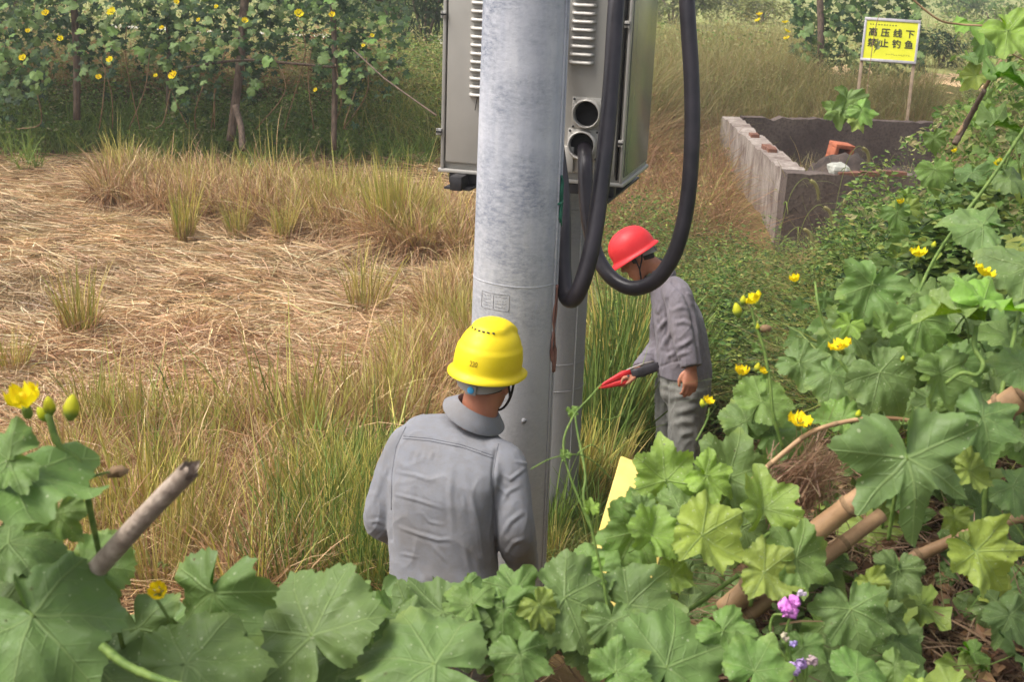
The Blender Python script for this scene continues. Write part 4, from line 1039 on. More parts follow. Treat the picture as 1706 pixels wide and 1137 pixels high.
def red_tool():
    """insulated tool with a pointed red head and a dark grip, in the far hand"""
    a, b, c, e = PV(996, 647, 6.90), PV(1040, 630, 6.91), PV(1052, 625, 6.91), PV(1092, 612, 6.93)
    ro = empty('hand_tool', c, 'red pointed hand tool with dark grip held by the person in red hard hat', 'tool')
    ax = (a - e).normalized(); up = imdir(.3, -1, 0); up = (up - ax * up.dot(ax)).normalized(); sd = ax.cross(up)
    red = noisy('red_tool_plastic', srgb(196, 30, 38), srgb(214, 54, 54), 10, 0.45, 0.1); dk = noisy('dark_tool_grip', srgb(40, 38, 42), srgb(64, 60, 64), 10, 0.55)
    pale = noisy('pale_tool_edge', srgb(150, 142, 136), srgb(172, 164, 156), 10, 0.6)
    for s, nm in ((1, 'upper_jaw'), (-1, 'lower_jaw')):
        m = MB(); R = [(a + up * .001 * s, .004, .003)] + [(a + (b - a) * t + up * (.004 + .018 * t) * s, .008 + .013 * t, .007 + .010 * t) for t in (.3, .65, 1.0)] + [(c + up * .018 * s, .016, .016)]
        m.loft([(p, up * hu, sd * hs, 2.8) for p, hu, hs in R], 14); m.build(nm, red, ro, True, c)
    m = MB(); m.loft([(c + up * .004, up * .026, sd * .018, 3), (c + (e - c) * .3, up * .030, sd * .020, 3), (e, up * .028, sd * .02, 3), (e - ax * .03, up * .020, sd * .015, 3)], 16); m.build('grip', dk, ro, True, c)
    m = MB(); m.tube([b + up * .030, c + up * .036, c + (e - c) * .6 + up * .040, e + up * .034], .006, 8); m.build('upper_edge', pale, ro, True, c)  # pale grey bar along the upper edge of the tool
    m = MB(); m.lathe([(0, .024), (.008, .023), (.010, .018), (.010, -.018), (0, -.024)], 14, Matrix.Translation(b + (c - b) * .5) @ frame(up, sd).to_4x4()); m.build('pivot_bolt', dk, ro, True, c)
red_tool()
# ================================================================== small vegetation
def norm(a): return a / np.maximum(np.linalg.norm(a, axis=-1, keepdims=True), 1e-9)
def pal(cols, n, jit=0.12, r=None):
    r = r or rng
    c = np.array([srgb(*q)[:3] for q in cols])[r.integers(0, len(cols), n)]
    return np.clip(c * (1 + jit * r.normal(size=(n, 1))) * (1 + 0.05 * r.normal(size=(n, 3))), 0.004, 0.9)
def ribbons(base, d0, L, bend, width, c0, c1, segs=3, tip=0.15, face=None, r=None):
    """bent ribbons: grass blades, straw.  returns V, Q, C"""
    r = r or rng; n = len(base); t = np.linspace(0, 1, segs + 1)
    pos = base[:, None] + d0[:, None] * (L[:, None] * t)[..., None] + bend[:, None] * ((t ** 2) * np.ones((n, 1)) * L[:, None])[..., None]
    sd = r.normal(size=(n, 3)) if face is None else face
    sd = norm(np.cross(d0, sd)); wp = 1 - (1 - tip) * t ** 2.2
    off = sd[:, None] * (width[:, None] * wp)[..., None] * 0.5
    V = np.stack([pos - off, pos + off], 2)
    C = c0[:, None] * (1 - t)[None, :, None] + c1[:, None] * t[None, :, None]
    C = np.repeat(C[:, :, None], 2, 2)
    k = (segs + 1) * 2; i = np.arange(n)[:, None] * k; j = np.arange(segs)[None] * 2
    a = i + j; Q = np.stack([a, a + 1, a + 3, a + 2], -1)
    return V.reshape(-1, 3), Q.reshape(-1, 4), C.reshape(-1, 3)
def leaves(pos, ax, nrm, L, Wd, col, fold=0.15):
    """four-cornered folded leaves"""
    ax = norm(ax); sd = norm(np.cross(nrm, ax)); up = np.cross(ax, sd)
    b = pos; tip = pos + ax * L[:, None] - up * (L * .12)[:, None]; mid = pos + ax * (L * .45)[:, None] + up * (L * fold * .3)[:, None]
    l = mid + sd * (Wd / 2)[:, None]; r_ = mid - sd * (Wd / 2)[:, None]
    V = np.stack([b, r_, tip, l], 1).reshape(-1, 3); n = len(pos)
    return V, np.arange(n * 4).reshape(n, 4), np.repeat(col, 4, 0)
def lobed(pos, ax, nrm, L, col, r=None):
    """five-lobed flat-ish leaves as fans of triangles stored as quads"""
    r = r or rng; ax = norm(ax); sd = norm(np.cross(nrm, ax)); up = np.cross(ax, sd); n = len(pos)
    ang = np.radians([180, 138, 108, 80, 52, 27, 0, -27, -52, -80, -108, -138]); rad = np.array([.12, .5, .68, .42, .85, .5, 1.0, .5, .85, .42, .68, .5])
    V = [pos]; cup = r.uniform(-.35, .15, n)
    for a, q in zip(ang, rad):
        qq = q * L * r.uniform(.88, 1.12, n)
        V.append(pos + ax * (math.cos(a) * qq)[:, None] + sd * (math.sin(a) * qq)[:, None] + up * (cup * q * q * L + r.uniform(-.05, .05, n) * L)[:, None])
    V = np.stack(V, 1); m = len(ang); f = []
    for k in range(0, m, 2): f.append((0, 1 + k, 1 + (k + 1) % m, 1 + (k + 2) % m))
    Q = np.arange(n)[:, None, None] * (m + 1) + np.array(f)[None]
    return V.reshape(-1, 3), Q.reshape(-1, 4), np.repeat(col, m + 1, 0)
def join(parts):
    V, Q, C, o = [], [], [], 0
    for v, q, c in parts: V.append(v); Q.append(q + o); C.append(c); o += len(v)
    return np.concatenate(V), np.concatenate(Q), np.concatenate(C)
def stuff(name, parts, mat='foliage', parent=None):
    V, Q, C = join(parts)
    return tag(link(name, np_mesh(name, V, Q, MAT[mat], C), parent), kind='stuff')
def region(n, x0, x1, y0, y1, tmax=120, dens=None):
    px = rng.uniform(x0, x1, n); py = rng.uniform(y0, y1, n); X, ok = ground_hit(px, py, 1.5, tmax)
    if dens is not None: ok &= rng.random(n) < dens(px, py, X)
    return X[ok]
def updir(n, spread):
    a = rng.uniform(0, 2 * PI, n); s = np.abs(rng.normal(size=n)) * spread
    return norm(np.stack([np.cos(a) * s, np.sin(a) * s, np.ones(n)], -1))
def weed_leaves(X, hmax, size, cols, aspect=.5, clump=1.3, flat=.6, hp=.7):
    """loose leaves filling the height above ground points X"""
    n = len(X); h = hmax * (0.45 + 0.55 * np.clip(0.5 + 0.8 * wob(X[:, 0], X[:, 1], clump), 0, 1.3)) * rng.random(n) ** hp
    p = X + np.stack([rng.normal(size=n) * .03, rng.normal(size=n) * .03, h], -1)
    a = rng.uniform(0, 2 * PI, n); ax = np.stack([np.cos(a), np.sin(a), rng.uniform(-.5, .5, n)], -1)
    nr = norm(np.stack([rng.normal(size=n) * flat, rng.normal(size=n) * flat - .25, np.ones(n)], -1))
    L = size * rng.uniform(.55, 1.4, n); c = pal(cols, n, .16)
    return leaves(p, ax, nr, L, L * aspect, c)
def grass(X, h, wd, cols0, cols1, spread=.35, droop=.35, segs=3, hj=.35):
    n = len(X); d = updir(n, spread); L = h * np.clip(1 + hj * rng.normal(size=n), .3, 2)
    a = np.arctan2(d[:, 1], d[:, 0]); be = np.stack([np.cos(a) * droop * .8, np.sin(a) * droop * .8, -np.full(n, droop)], -1) * rng.uniform(.2, 1.3, (n, 1))
    return ribbons(X, d, L, be, wd * rng.uniform(.6, 1.4, n), pal(cols0, n), pal(cols1, n), segs)
STRAW = [(228, 196, 154), (216, 182, 142), (212, 176, 132), (236, 212, 172), (200, 164, 122), (224, 198, 150), (186, 150, 110)]
DRY = [(172, 132, 94), (148, 110, 78), (188, 150, 108), (132, 98, 72), (160, 122, 90)]
REDDRY = [(158, 120, 88), (136, 102, 76), (176, 140, 104), (124, 96, 70), (164, 134, 94)]
YG = [(190, 180, 92), (172, 168, 82), (204, 190, 108), (152, 158, 74), (198, 182, 112)]
GR = [(128, 144, 66), (112, 134, 60), (148, 158, 78), (102, 124, 60)]
DK = [(70, 92, 46), (58, 80, 42), (84, 104, 52), (64, 88, 52), (96, 112, 58)]
PALE = [(158, 160, 104), (142, 148, 92), (172, 168, 118), (150, 142, 100), (166, 156, 112)]
OLIVE = [(128, 130, 68), (146, 142, 78), (110, 118, 58), (158, 150, 92), (136, 122, 76)]
MIDG = [(104, 132, 62), (88, 118, 54), (122, 146, 74), (136, 156, 84), (96, 124, 66)]

# --- mown straw lying on the field (too many stalks to count)
def field_straw():
    parts = []
    px = rng.uniform(-160, 1010, 64000); py = 262 + (1060 - 262) * rng.random(64000) ** 1.15
    X, ok = ground_hit(px, py, 3, 40)
    ok &= (X[:, 2] < 0.42) & (X[:, 1] > 3.4) & (X[:, 0] < 0.9 + .03 * X[:, 1])
    X = X[ok]; n = len(X)
    sw = 1.6 * wob(X[:, 0], X[:, 1], .8, 3.0) + .9 * wob(X[:, 0], X[:, 1], 2.1, 1.0)
    a = sw * 1.2 + rng.normal(size=n) * .75
    hum = np.clip(wob(X[:, 0], X[:, 1], 1.05, 5), -.4, 1) * .10 + np.clip(wob(X[:, 0], X[:, 1], 2.9, 2), -.3, 1) * .05
    X[:, 2] += .02 + np.maximum(hum, 0) * rng.random(n) ** .5 + rng.random(n) ** 2 * .04
    el = rng.normal(size=n) * .16 + .05
    d = np.stack([np.cos(a) * np.cos(el), np.sin(a) * np.cos(el), np.sin(el)], -1)
    L = rng.uniform(.14, .48, n); b = np.stack([rng.normal(size=n) * .18, rng.normal(size=n) * .18, -np.abs(rng.normal(size=n)) * .12 - el * .7], -1)
    tone = (0.84 + .26 * np.clip(wob(X[:, 0], X[:, 1], .9, 8), -1, 1))[:, None]
    c = pal(STRAW, n, .15) * tone
    parts.append(ribbons(X - d * (L / 2)[:, None], d, L, b, rng.uniform(.0035, .0085, n), c, c * .95, 3, .6))
    X = region(36000, 60, 800, 560, 1060, 30, lambda px, py, X: (X[:, 2] < .4) * 1.0); n = len(X); X[:, 2] += .03 + rng.random(n) * .16 * np.clip(.4 + wob(X[:, 0], X[:, 1], 1.7), 0, 1)
    a = rng.uniform(0, 2 * PI, n); el = rng.normal(size=n) * .3; d = np.stack([np.cos(a) * np.cos(el), np.sin(a) * np.cos(el), np.sin(el)], -1); c = pal(STRAW + DRY, n, .15)
    parts.append(ribbons(X, d, rng.uniform(.12, .4, n), np.stack([rng.normal(size=n) * .25, rng.normal(size=n) * .25, -np.abs(rng.normal(size=n)) * .35], -1), rng.uniform(.003, .007, n), c, c * .95, 4, .6))
    return parts
stuff('lying_straw', field_straw(), 'straw')

# --- rice clumps: three kinds, each with a few shapes
def clump_mesh(kind, seed):
    r = np.random.default_rng(seed); parts = []
    def rb(n, rad, h, spread, droop, wd, c0, c1, segs=4, zlo=0.0, outward=True):
        a = r.uniform(0, 2 * PI, n); q = rad * np.sqrt(r.random(n)); X = np.stack([np.cos(a) * q, np.sin(a) * q, np.full(n, zlo) - .02], -1)
        s = np.abs(r.normal(size=n)) * spread; a2 = a + r.normal(size=n) * .7
        d = norm(np.stack([np.cos(a2) * s, np.sin(a2) * s, np.ones(n)], -1)); L = h * np.clip(1 + .25 * r.normal(size=n), .4, 1.6)
        be = np.stack([np.cos(a2) * droop, np.sin(a2) * droop, -1.25 * np.full(n, droop)], -1) * r.uniform(.2, 1.5, (n, 1))
        parts.append(ribbons(X, d, L, be, wd * r.uniform(.6, 1.4, n), pal(c0, n, .14, r), pal(c1, n, .14, r), segs, .12, None, r))
    if kind == 'green': rb(115, .10, .52, .16, .10, .0085, YG + DRY, YG); rb(70, .12, .34, .3, .3, .007, DRY, STRAW); rb(16, .08, .50, .22, .18, .010, GR, YG)
    if kind == 'fresh': rb(80, .11, .58, .16, .14, .011, GR, MIDG); rb(30, .11, .45, .3, .3, .009, YG, YG)
    if kind == 'yellow': rb(120, .12, .46, .20, .14, .007, DRY + YG, YG); rb(60, .12, .36, .4, .45, .006, DRY, STRAW)
    if kind == 'heap': rb(300, .17, .50, .34, .95, .0065, REDDRY, DRY + STRAW, 5); rb(130, .19, .38, .5, .6, .006, REDDRY, DRY, 4); rb(14, .08, .5, .15, .1, .007, YG, YG)
    if kind == 'dry': rb(140, .12, .44, .22, .25, .006, REDDRY + DRY, STRAW + DRY); rb(40, .15, .34, .6, .6, .006, DRY, STRAW)
    V, Q, C = join(parts); return np_mesh('rice_clump', V, Q, MAT['straw'], C)
CL = {k: [clump_mesh(k, 100 * i + j) for j in range(3)] for i, k in enumerate(('green', 'fresh', 'yellow', 'heap', 'dry'))}
KN = {'green': 'upright yellow green', 'fresh': 'fresh green', 'yellow': 'short yellow', 'heap': 'drooping brown', 'dry': 'flattened dry'}
def clump(X, kind, s, label, group=None, tint=1.0):
    if group: label = KN[kind] + ' ' + label
    o = link('rice_clump', CL[kind][random.randrange(3)], None, X); o.rotation_euler = (random.gauss(0, .10), random.gauss(0, .10), random.uniform(0, 6.28))
    o.scale = (s * random.uniform(.9, 1.15), s * random.uniform(.9, 1.15), s * random.uniform(.85, 1.15)); o.color = (tint, tint, tint * random.uniform(.9, 1.02), 1)
    return tag(o, label, 'rice clump', group)
def clumps(n, box, kinds, s, label, group, keep=None):
    k = 0
    for i in range(n * 6):
        if k >= n: break
        px, py = random.uniform(*box[:2]), random.uniform(*box[2:])
        if keep and not keep(px, py): continue
        X = gpt(px, py); clump(X, random.choice(kinds), s * random.uniform(.8, 1.2), label, group, random.uniform(.85, 1.1)); k += 1
def stubble():
    P_ = []
    X = region(38000, 168, 800, 296, 450, 30, lambda px, py, X: ((py > 300 + (px - 170) * .10 + 8 * np.sin(px * .05)) & (py < 345 + (px - 170) * .17) & (X[:, 2] < .5)) * 1.0)
    P_.append(grass(X, .46, .009, DRY + REDDRY, STRAW + YG + DRY, .28, .45, 4))
    X = region(24000, 540, 800, 420, 760, 30, lambda px, py, X: (px > 770 - (py - 420) * .55 + 20 * np.sin(py * .06)) * 1.0); P_.append(grass(X, .30, .006, DRY, STRAW + YG, .4, .45, 4))
    X = region(22000, 40, 660, 690, 1040, 30, lambda px, py, X: (py > 705 + 30 * np.sin(px * .025)) * 1.0); P_.append(grass(X, .28, .0065, DRY + REDDRY, STRAW + STRAW + YG, .4, .5, 4))
    X = region(9000, 440, 690, 800, 1060, 30, lambda px, py, X: (px > 510 + 40 * np.sin(py * .03)) * .7); P_.append(grass(X, .38, .010, GR + YG, MIDG + YG + GR, .22, .3, 4))
    X = region(1500, 150, 520, 700, 860, 30, lambda px, py, X: (wob(X[:, 0], X[:, 1], 2.2) > .1) * 1.0); P_.append(grass(X, .42, .010, YG + GR, YG + GR, .2, .25, 4))
    stuff('standing_stubble', P_, 'straw')
stubble()
# single ones that stand out
for px, py, kind, s, label in (
    (135, 565, 'green', 1.0, 'lone yellow green rice tuft standing in the mown straw at left'),
    (306, 400, 'green', 1.05, 'tall narrow rice tuft at the corner of the mown straw by the trellis'),
    (396, 398, 'green', .85, 'bright yellow green rice tuft just right of the tall narrow one'),
    (470, 402, 'green', .9, 'wide leaning yellow green rice tuft before the brown heaps'),
    (565, 385, 'heap', 1.7, 'tallest rounded heap of brown straw at the far field edge'),
    (440, 322, 'heap', 1.5, 'pale brown straw heap at the foot of the trellis weeds'),
    (690, 425, 'heap', 1.5, 'brown straw heap beside the pale pole at cabinet level'),
    (610, 520, 'yellow', 1.15, 'upright yellow rice tuft in the mown straw left of the pole'),
    (20, 625, 'yellow', .8, 'short rice tuft at the left picture edge above the big yellow flower'),
    (480, 780, 'heap', 1.55, 'dark brown straw heap in the near rice strip'),
    (325, 560, 'dry', .7, 'flattened grey straw tuft in the middle of the mown field'),
    (555, 720, 'heap', 1.4, 'broad brown straw heap beyond the grey shirt shoulder')):
    X = gpt(px, py); clump(X, kind, s, label)
far = lambda px, py: py > 296 + (px - 170) * .14
clumps(70, (180, 800, 300, 440), ['yellow', 'heap', 'heap', 'green', 'heap', 'dry'], 1.2, 'rice clump along the far edge of the field', 'rice clumps along the far field edge', lambda px, py: far(px, py) and py < 335 + (px - 170) * .18)
clumps(46, (560, 800, 430, 740), ['yellow', 'dry', 'heap', 'heap', 'dry'], .95, 'rice clump between the mown straw and the pale pole', 'rice clumps left of the pale pole', lambda px, py: px > 780 - (py - 430) * .6)
clumps(84, (90, 640, 740, 1040), ['green', 'yellow', 'heap', 'heap', 'dry', 'heap', 'dry'], .95, 'rice clump in the near strip beyond the luffa leaves', 'rice clumps of the near strip', lambda px, py: py > 700 + 60 * math.sin(px * .02))
clumps(26, (470, 665, 900, 1040), ['fresh', 'green', 'fresh'], .8, 'rice clump beside the person in the yellow hard hat', 'fresh rice clumps by the yellow hard hat')
clumps(34, (965, 1115, 650, 800), ['fresh', 'green', 'fresh', 'yellow'], 1.25, 'rice clump by the dark pole', 'rice clumps by the dark pole')

clumps(10, (925, 1010, 835, 872), ['fresh', 'green'], .75, 'rice clump hiding the foot of the dark pole', 'rice clumps around the dark pole base')
clumps(12, (900, 1000, 872, 950), ['fresh', 'green'], .55, 'rice clump at the foot of the dark pole', 'rice clumps at the dark pole foot')
# --- weeds and grasses
def weeds():
    P_ = []
    X = region(28000, -150, 640, 150, 312, 40, lambda px, py, X: (X[:, 2] > .10) * 1.0)
    P_.append(weed_leaves(X, .45, .06, MIDG + MIDG + PALE + GR, .6)); 
    X = region(14000, -150, 720, 200, 322, 40, lambda px, py, X: ((X[:, 2] > .05) & (py < 300 + np.maximum(0, px - 250) * .06)) * 1.0); P_.append(grass(X, .42, .012, GR, [(128, 152, 70), (110, 140, 66), (146, 164, 84)], .4, .4))
    X = region(16000, -150, 660, 110, 262, 45, lambda px, py, X: (X[:, 2] > .6) * 1.0); P_.append(weed_leaves(X, 1.05, .075, OLIVE + MIDG + PALE + GR + DRY, .5, 1.0, .9, .6))
    X = region(9000, -150, 640, 95, 240, 45, lambda px, py, X: (X[:, 2] > .7) * .8); P_.append(grass(X, .75, .008, DRY + OLIVE, PALE + DRY, .5, .5))
    stuff('trellis_weeds', P_)
    P_ = []
    X = region(22000, 560, 760, 40, 300, 60, lambda px, py, X: (X[:, 2] > .3) * 1.0); P_.append(weed_leaves(X, .6, .06, MIDG + GR + OLIVE, .5, 1.1))
    X = region(6000, 560, 800, 150, 330, 40, lambda px, py, X: (X[:, 2] > .2) * 1.0); P_.append(grass(X, .5, .010, GR + YG, YG + PALE, .4, .5))
    stuff('bank_weeds', P_)
    P_ = []
    X = region(30000, 1030, 1560, 62, 230, 60, lambda px, py, X: ((px < 1365) | (py > 152)) * 1.0); n = len(X)
    P_.append(grass(X, .62, .007, OLIVE + DRY, PALE + OLIVE, .35, .35))
    X = region(24000, 1030, 1560, 62, 225, 60, lambda px, py, X: ((px < 1365) | (py > 158)) * 1.0); P_.append(weed_leaves(X, .75, .035, PALE + OLIVE, .35, 1.2, 1.0, .5))
    stuff('pale_tall_grass', P_)
    P_ = []
    X = region(9000, 985, 1215, 235, 450, 30); P_.append(grass(X, .75, .006, REDDRY, REDDRY + DRY, .55, .75, 4))
    X = region(3500, 1000, 1220, 150, 300, 30); P_.append(grass(X, .8, .006, DRY, PALE, .4, .5, 4))
    X = region(5000, 985, 1215, 200, 450, 30); P_.append(weed_leaves(X, .6, .05, DRY + OLIVE + REDDRY, .4, 1.5, 1.1)); X = region(3000, 985, 1215, 260, 450, 30); P_.append(grass(X, .6, .007, OLIVE, YG + OLIVE, .5, .6, 4))
    stuff('brown_dry_grass', P_)
    P_ = []
    X = region(46000, 975, 1400, 400, 760, 16, lambda px, py, X: ((px > 1000) & ~((px > 1170) & (py < 462))) * 1.0)
    P_.append(weed_leaves(X, .75, .042, OLIVE + MIDG + DK + MIDG + GR, .38, 2.2, 1.0, .6))
    X = region(14000, 975, 1400, 410, 720, 14, lambda px, py, X: ~((px > 1170) & (py < 470)) * 1.0); P_.append(grass(X, .6, .0038, OLIVE + DRY, PALE + OLIVE + MIDG, .6, .65, 4))
    stuff('olive_weeds', P_)
    P_ = []
    X = region(30000, 1190, 1800, 150, 760, 16, lambda px, py, X: (((X[:, 2] > .35) | (px > 1330)) & ~((X[:, 0] < 4.1) & (X[:, 1] > 8.6))) * 1.0)
    P_.append(weed_leaves(X, .5, .040, MIDG + GR + DK, .45, 1.6, .9, .6))
    X = region(9000, 1190, 1800, 150, 760, 16, lambda px, py, X: (X[:, 2] > .3) * 1.0); P_.append(grass(X, .45, .006, GR + OLIVE, YG + MIDG, .6, .7, 4))
    X = region(16000, 1440, 1850, 60, 260, 45, lambda px, py, X: ((X[:, 1] > 12) & ~((X[:, 0] > 4.8) & (X[:, 1] > 19.3) & (X[:, 1] < 25.6) & (px < 1600))) * 1.0); P_.append(weed_leaves(X, .7, .06, MIDG + GR + PALE, .45, 1.0, .9, .6))
    X = region(5000, 1440, 1850, 60, 260, 45, lambda px, py, X: ((X[:, 1] > 12) & ~((X[:, 0] > 4.8) & (X[:, 1] > 19.3) & (X[:, 1] < 25.6) & (px < 1600))) * 1.0); P_.append(grass(X, .7, .010, OLIVE, PALE, .5, .5, 4))
    X = region(14000, 1240, 1600, 300, 560, 14, lambda px, py, X: ((X[:, 2] > .15) & ~((X[:, 0] < 4.1) & (X[:, 1] > 8.4))) * 1.0); P_.append(weed_leaves(X, .8, .03, MIDG + GR, .3, 2.4, 1.2, .6))
    X = region(26000, 1185, 1600, 455, 760, 12, lambda px, py, X: ~((X[:, 0] < 4.1) & (X[:, 1] > 8.6)) * 1.0); P_.append(weed_leaves(X, .80, .045, DK + MIDG + GR, .5, 2.0, .9, .55))
    stuff('bank_undergrowth', P_)
    P_ = []
    X = region(11000, 880, 1120, 690, 1010, 12, lambda px, py, X: (X[:, 2] < .5) * 1.0); P_.append(grass(X, .2, .006, OLIVE, OLIVE + GR + MIDG, .7, .6))
    X = region(3000, 560, 900, 760, 1120, 12, lambda px, py, X: (X[:, 2] < .5) * 1.0); P_.append(grass(X, .25, .006, OLIVE + YG, YG, .6, .5))
    stuff('short_grass', P_)
    P_ = []
    X = region(36000, -250, 1950, -120, 120, 118, lambda px, py, X: (X[:, 1] > 20.5) * 1.0)
    keep = ~((np.abs(X[:, 1] - 28.6) < 1.0) & (X[:, 0] < 2)); X = X[keep]
    pth = (X[:, 0] > 4.8) & (X[:, 1] > 19) & (X[:, 1] < 25.6); X = X[~pth]
    s_ = X[:, 1] / 26
    Vv = weed_leaves(X, .8, .10, PALE + OLIVE + MIDG + PALE, .4, .5, 1.0, .6); P_.append(Vv)
    X2 = X[::3]; P_.append(grass(X2, .7, .018, OLIVE, PALE + [(196, 184, 136)], .4, .4))
    stuff('distant_weeds', P_)
weeds()
def margins():
    # the bank and the field go on outside the picture
    n = 15000; x = rng.uniform(1.2, 8, n); y = rng.uniform(1.8, 13, n); px, py, d = project(np.stack([x, y, terrain(x, y)], -1))
    k = (px > 1690) & (d > .5); X = np.stack([x, y, terrain(x, y)], -1)[k]
    stuff('bank_undergrowth', [weed_leaves(X, .55, .06, DK + MIDG + GR, .5, 1.6, .9, .6), grass(X[::3], .5, .008, GR + OLIVE, YG + MIDG, .5, .6, 4)])
    X = region(9000, -900, -150, 270, 1060, 40, lambda px, py, X: (X[:, 2] < .42) * 1.0); n = len(X); a = rng.uniform(0, 2 * PI, n)
    stuff('lying_straw', [ribbons(X, np.stack([np.cos(a), np.sin(a), np.full(n, .12)], -1), rng.uniform(.2, .5, n), rng.normal(size=(n, 3)) * .12, rng.uniform(.006, .012, n), pal(STRAW, n, .15), pal(STRAW, n, .15), 2, .6)], 'straw')
    X = region(6000, -900, -150, 100, 300, 40, lambda px, py, X: (X[:, 2] > .1) * 1.0); stuff('trellis_weeds', [weed_leaves(X, .8, .10, MIDG + PALE + GR, .6)])
    X = region(7000, 1850, 2600, -60, 330, 60); stuff('distant_weeds', [weed_leaves(X, .8, .10, PALE + OLIVE + MIDG, .4, .5, 1.0, .6), grass(X[::3], .7, .014, OLIVE, PALE, .4, .4)])
margins()
def tank_weeds():
    P_ = []
    q = rng.random((2200, 2)); A, B, D_ = np.array(TA), np.array(TB), np.array(TD)
    X = A + q[:, :1] * (B - A) + q[:, 1:] * (D_ - A); X[:, 2] = .30 - .38 * q[:, 0]; m = (q[:, 1] < .38) | (rng.random(len(q)) < .25); X = X[m]
    P_.append(grass(X, .42, .006, DRY + OLIVE, PALE, .6, .5, 4)); P_.append(weed_leaves(X[::2], .3, .05, PALE + OLIVE, .25, 1.0, 1))
    stuff('tank_weeds', P_)
tank_weeds()

# --- foxtail grasses hanging over the wall and the bank
def foxtail_mesh(seed):
    r = np.random.default_rng(seed); m = MB(); h = 1.0
    pts = curve_pts([(0, 0, 0), (.03, 0, .45), (.10, 0, .82), (.22, 0, .98), (.33, 0, .95)], 24); m.tube(pts, .004, 5)
    nV = len(m.V); m.mi = 1; hd = curve_pts([(.30, 0, .965), (.36, 0, .93), (.40, 0, .86), (.415, 0, .77)], 14); m.tube(hd, [.010] + [.019] * 10 + [.016, .012, .008, .003], 9)
    V = [np.array(v) for v in m.V]; parts = []
    base = np.array([hd[i] for i in r.integers(0, 15, 240)]) + r.normal(size=(240, 3)) * .004; d = norm(r.normal(size=(240, 3)) + np.array([.4, 0, -.8])); 
    v, q, c = ribbons(base, d, r.uniform(.03, .055, 240), np.zeros((240, 3)), np.full(240, .0022), pal(OLIVE, 240, .1, r), pal(PALE, 240, .1, r), 1, .3, None, r)
    o = len(V); allV = np.concatenate([np.array(V), v]); F = list(m.F) + [tuple(x + o for x in f) for f in q.tolist()]
    lb = []
    for k, (z, a) in enumerate(((.25, .5), (.5, 2.6), (.7, 4.4))):
        p0 = np.array([[.03, 0, z]]); dd = norm(np.array([[math.cos(a), math.sin(a), .9]])); v, q, c2 = ribbons(p0, dd, np.array([.42]), np.array([[math.cos(a) * .4, math.sin(a) * .4, -.7]]), np.array([.014]), pal(GR, 1, .1, r), pal(GR, 1, .1, r), 5, .05, np.array([[0, 0, 1.0]]), r)
        o = len(allV); allV = np.concatenate([allV, v]); F += [tuple(x + o for x in f) for f in q.tolist()]; c = np.concatenate([c, c2])
    cols = np.concatenate([np.tile(np.array(srgb(128, 136, 76)[:3]), (nV, 1)), np.tile(np.array(srgb(166, 158, 108)[:3]), (len(V) - nV, 1)), c])
    me = py_mesh('foxtail_grass', allV, F, MAT['foliage'], False); a = me.attributes.new('Col', 'FLOAT_COLOR', 'POINT')
    a.data.foreach_set('color', np.concatenate([cols, np.ones((len(cols), 1))], 1).astype(np.float32).ravel()); return me
FX = [foxtail_mesh(i) for i in range(2)]
for i, (hx, hy, d, s, rz) in enumerate(((1362, 318, 11.6, .9, 0.2), (1385, 362, 11.4, .85, .1), (1408, 335, 11.3, .9, 2.9), (1440, 325, 11.2, .8, 3.0), (1455, 345, 11.0, .8, 2.8), (1447, 262, 11.4, .8, .4), (1352, 400, 11.2, .9, .1), (1418, 410, 10.6, .8, 3.1), (1475, 300, 10.8, .8, .2))):
    c = PV(hx, hy, d); R = Matrix.Rotation(rz, 3, 'Z'); o = link('foxtail_grass', FX[i % 2], None, c - R @ Vector((.40, 0, .85)) * s); o.rotation_euler = (0, 0, rz); o.scale = (s, s, s)
    tag(o, 'drooping foxtail grass head hanging before the dark front wall of the tank', 'foxtail grass', 'foxtail grasses before the tank')

# --- far shrubs, each a thing of its own
def bush_mesh(seed, kind):
    r = np.random.default_rng(seed); n = 1500
    lob = r.normal(size=(9, 3)) * np.array([.33, .33, .24]) + np.array([0, 0, .55]); lr = r.uniform(.22, .40, 9)
    k = r.integers(0, 9, n); u = norm(r.normal(size=(n, 3))); p = lob[k] + u * (lr[k] * r.uniform(.55, 1.05, n))[:, None]; p[:, 2] = np.abs(p[:, 2]) + .02
    ax = norm(u + r.normal(size=(n, 3)) * .7 + np.array([0, 0, -.3])); nr = norm(u + np.array([0, 0, .8]) + r.normal(size=(n, 3)) * .5); L = r.uniform(.06, .14, n)
    if kind == 'conifer': L *= 1.3
    c = np.clip(np.array([[.8, .8, .8]]) * (1 + .22 * r.normal(size=(n, 1))), .2, 1.4) * (1 + .06 * r.normal(size=(n, 3)))
    asp = .2 if kind == 'conifer' else .5
    V, Q, C = leaves(p, ax, nr, L, L * asp, c); return np_mesh('foliage', V, Q, MAT['foliage'], C)
BU = {k: [bush_mesh(50 + i + 10 * j, k) for i in range(2)] for j, k in enumerate(('leafy', 'conifer'))}
bs = MB()
for k in range(4): bs.tube([(0, 0, -.1), (.08 * math.cos(k * 1.6), .08 * math.sin(k * 1.6), .3), (.25 * math.cos(k * 1.6), .25 * math.sin(k * 1.6), .7)], [.03, .022, .008], 6)
BSTEM = bs.mesh('stem', MAT['darkwood'])
def bush(px, py, z, wd, ht, col, label, kind='leafy', d=None):
    c = GZ(px, py, z) if d is None else PV(px, py, d); c.z = float(terrain(c.x, c.y)) - .03
    ro = empty('bush', c, label, 'bush', rot=(0, 0, random.uniform(0, 6))); ro.scale = (wd, wd, ht)
    f = link('foliage', BU[kind][random.randrange(2)], ro); f.color = srgb(*col); link('stem', BSTEM, ro)
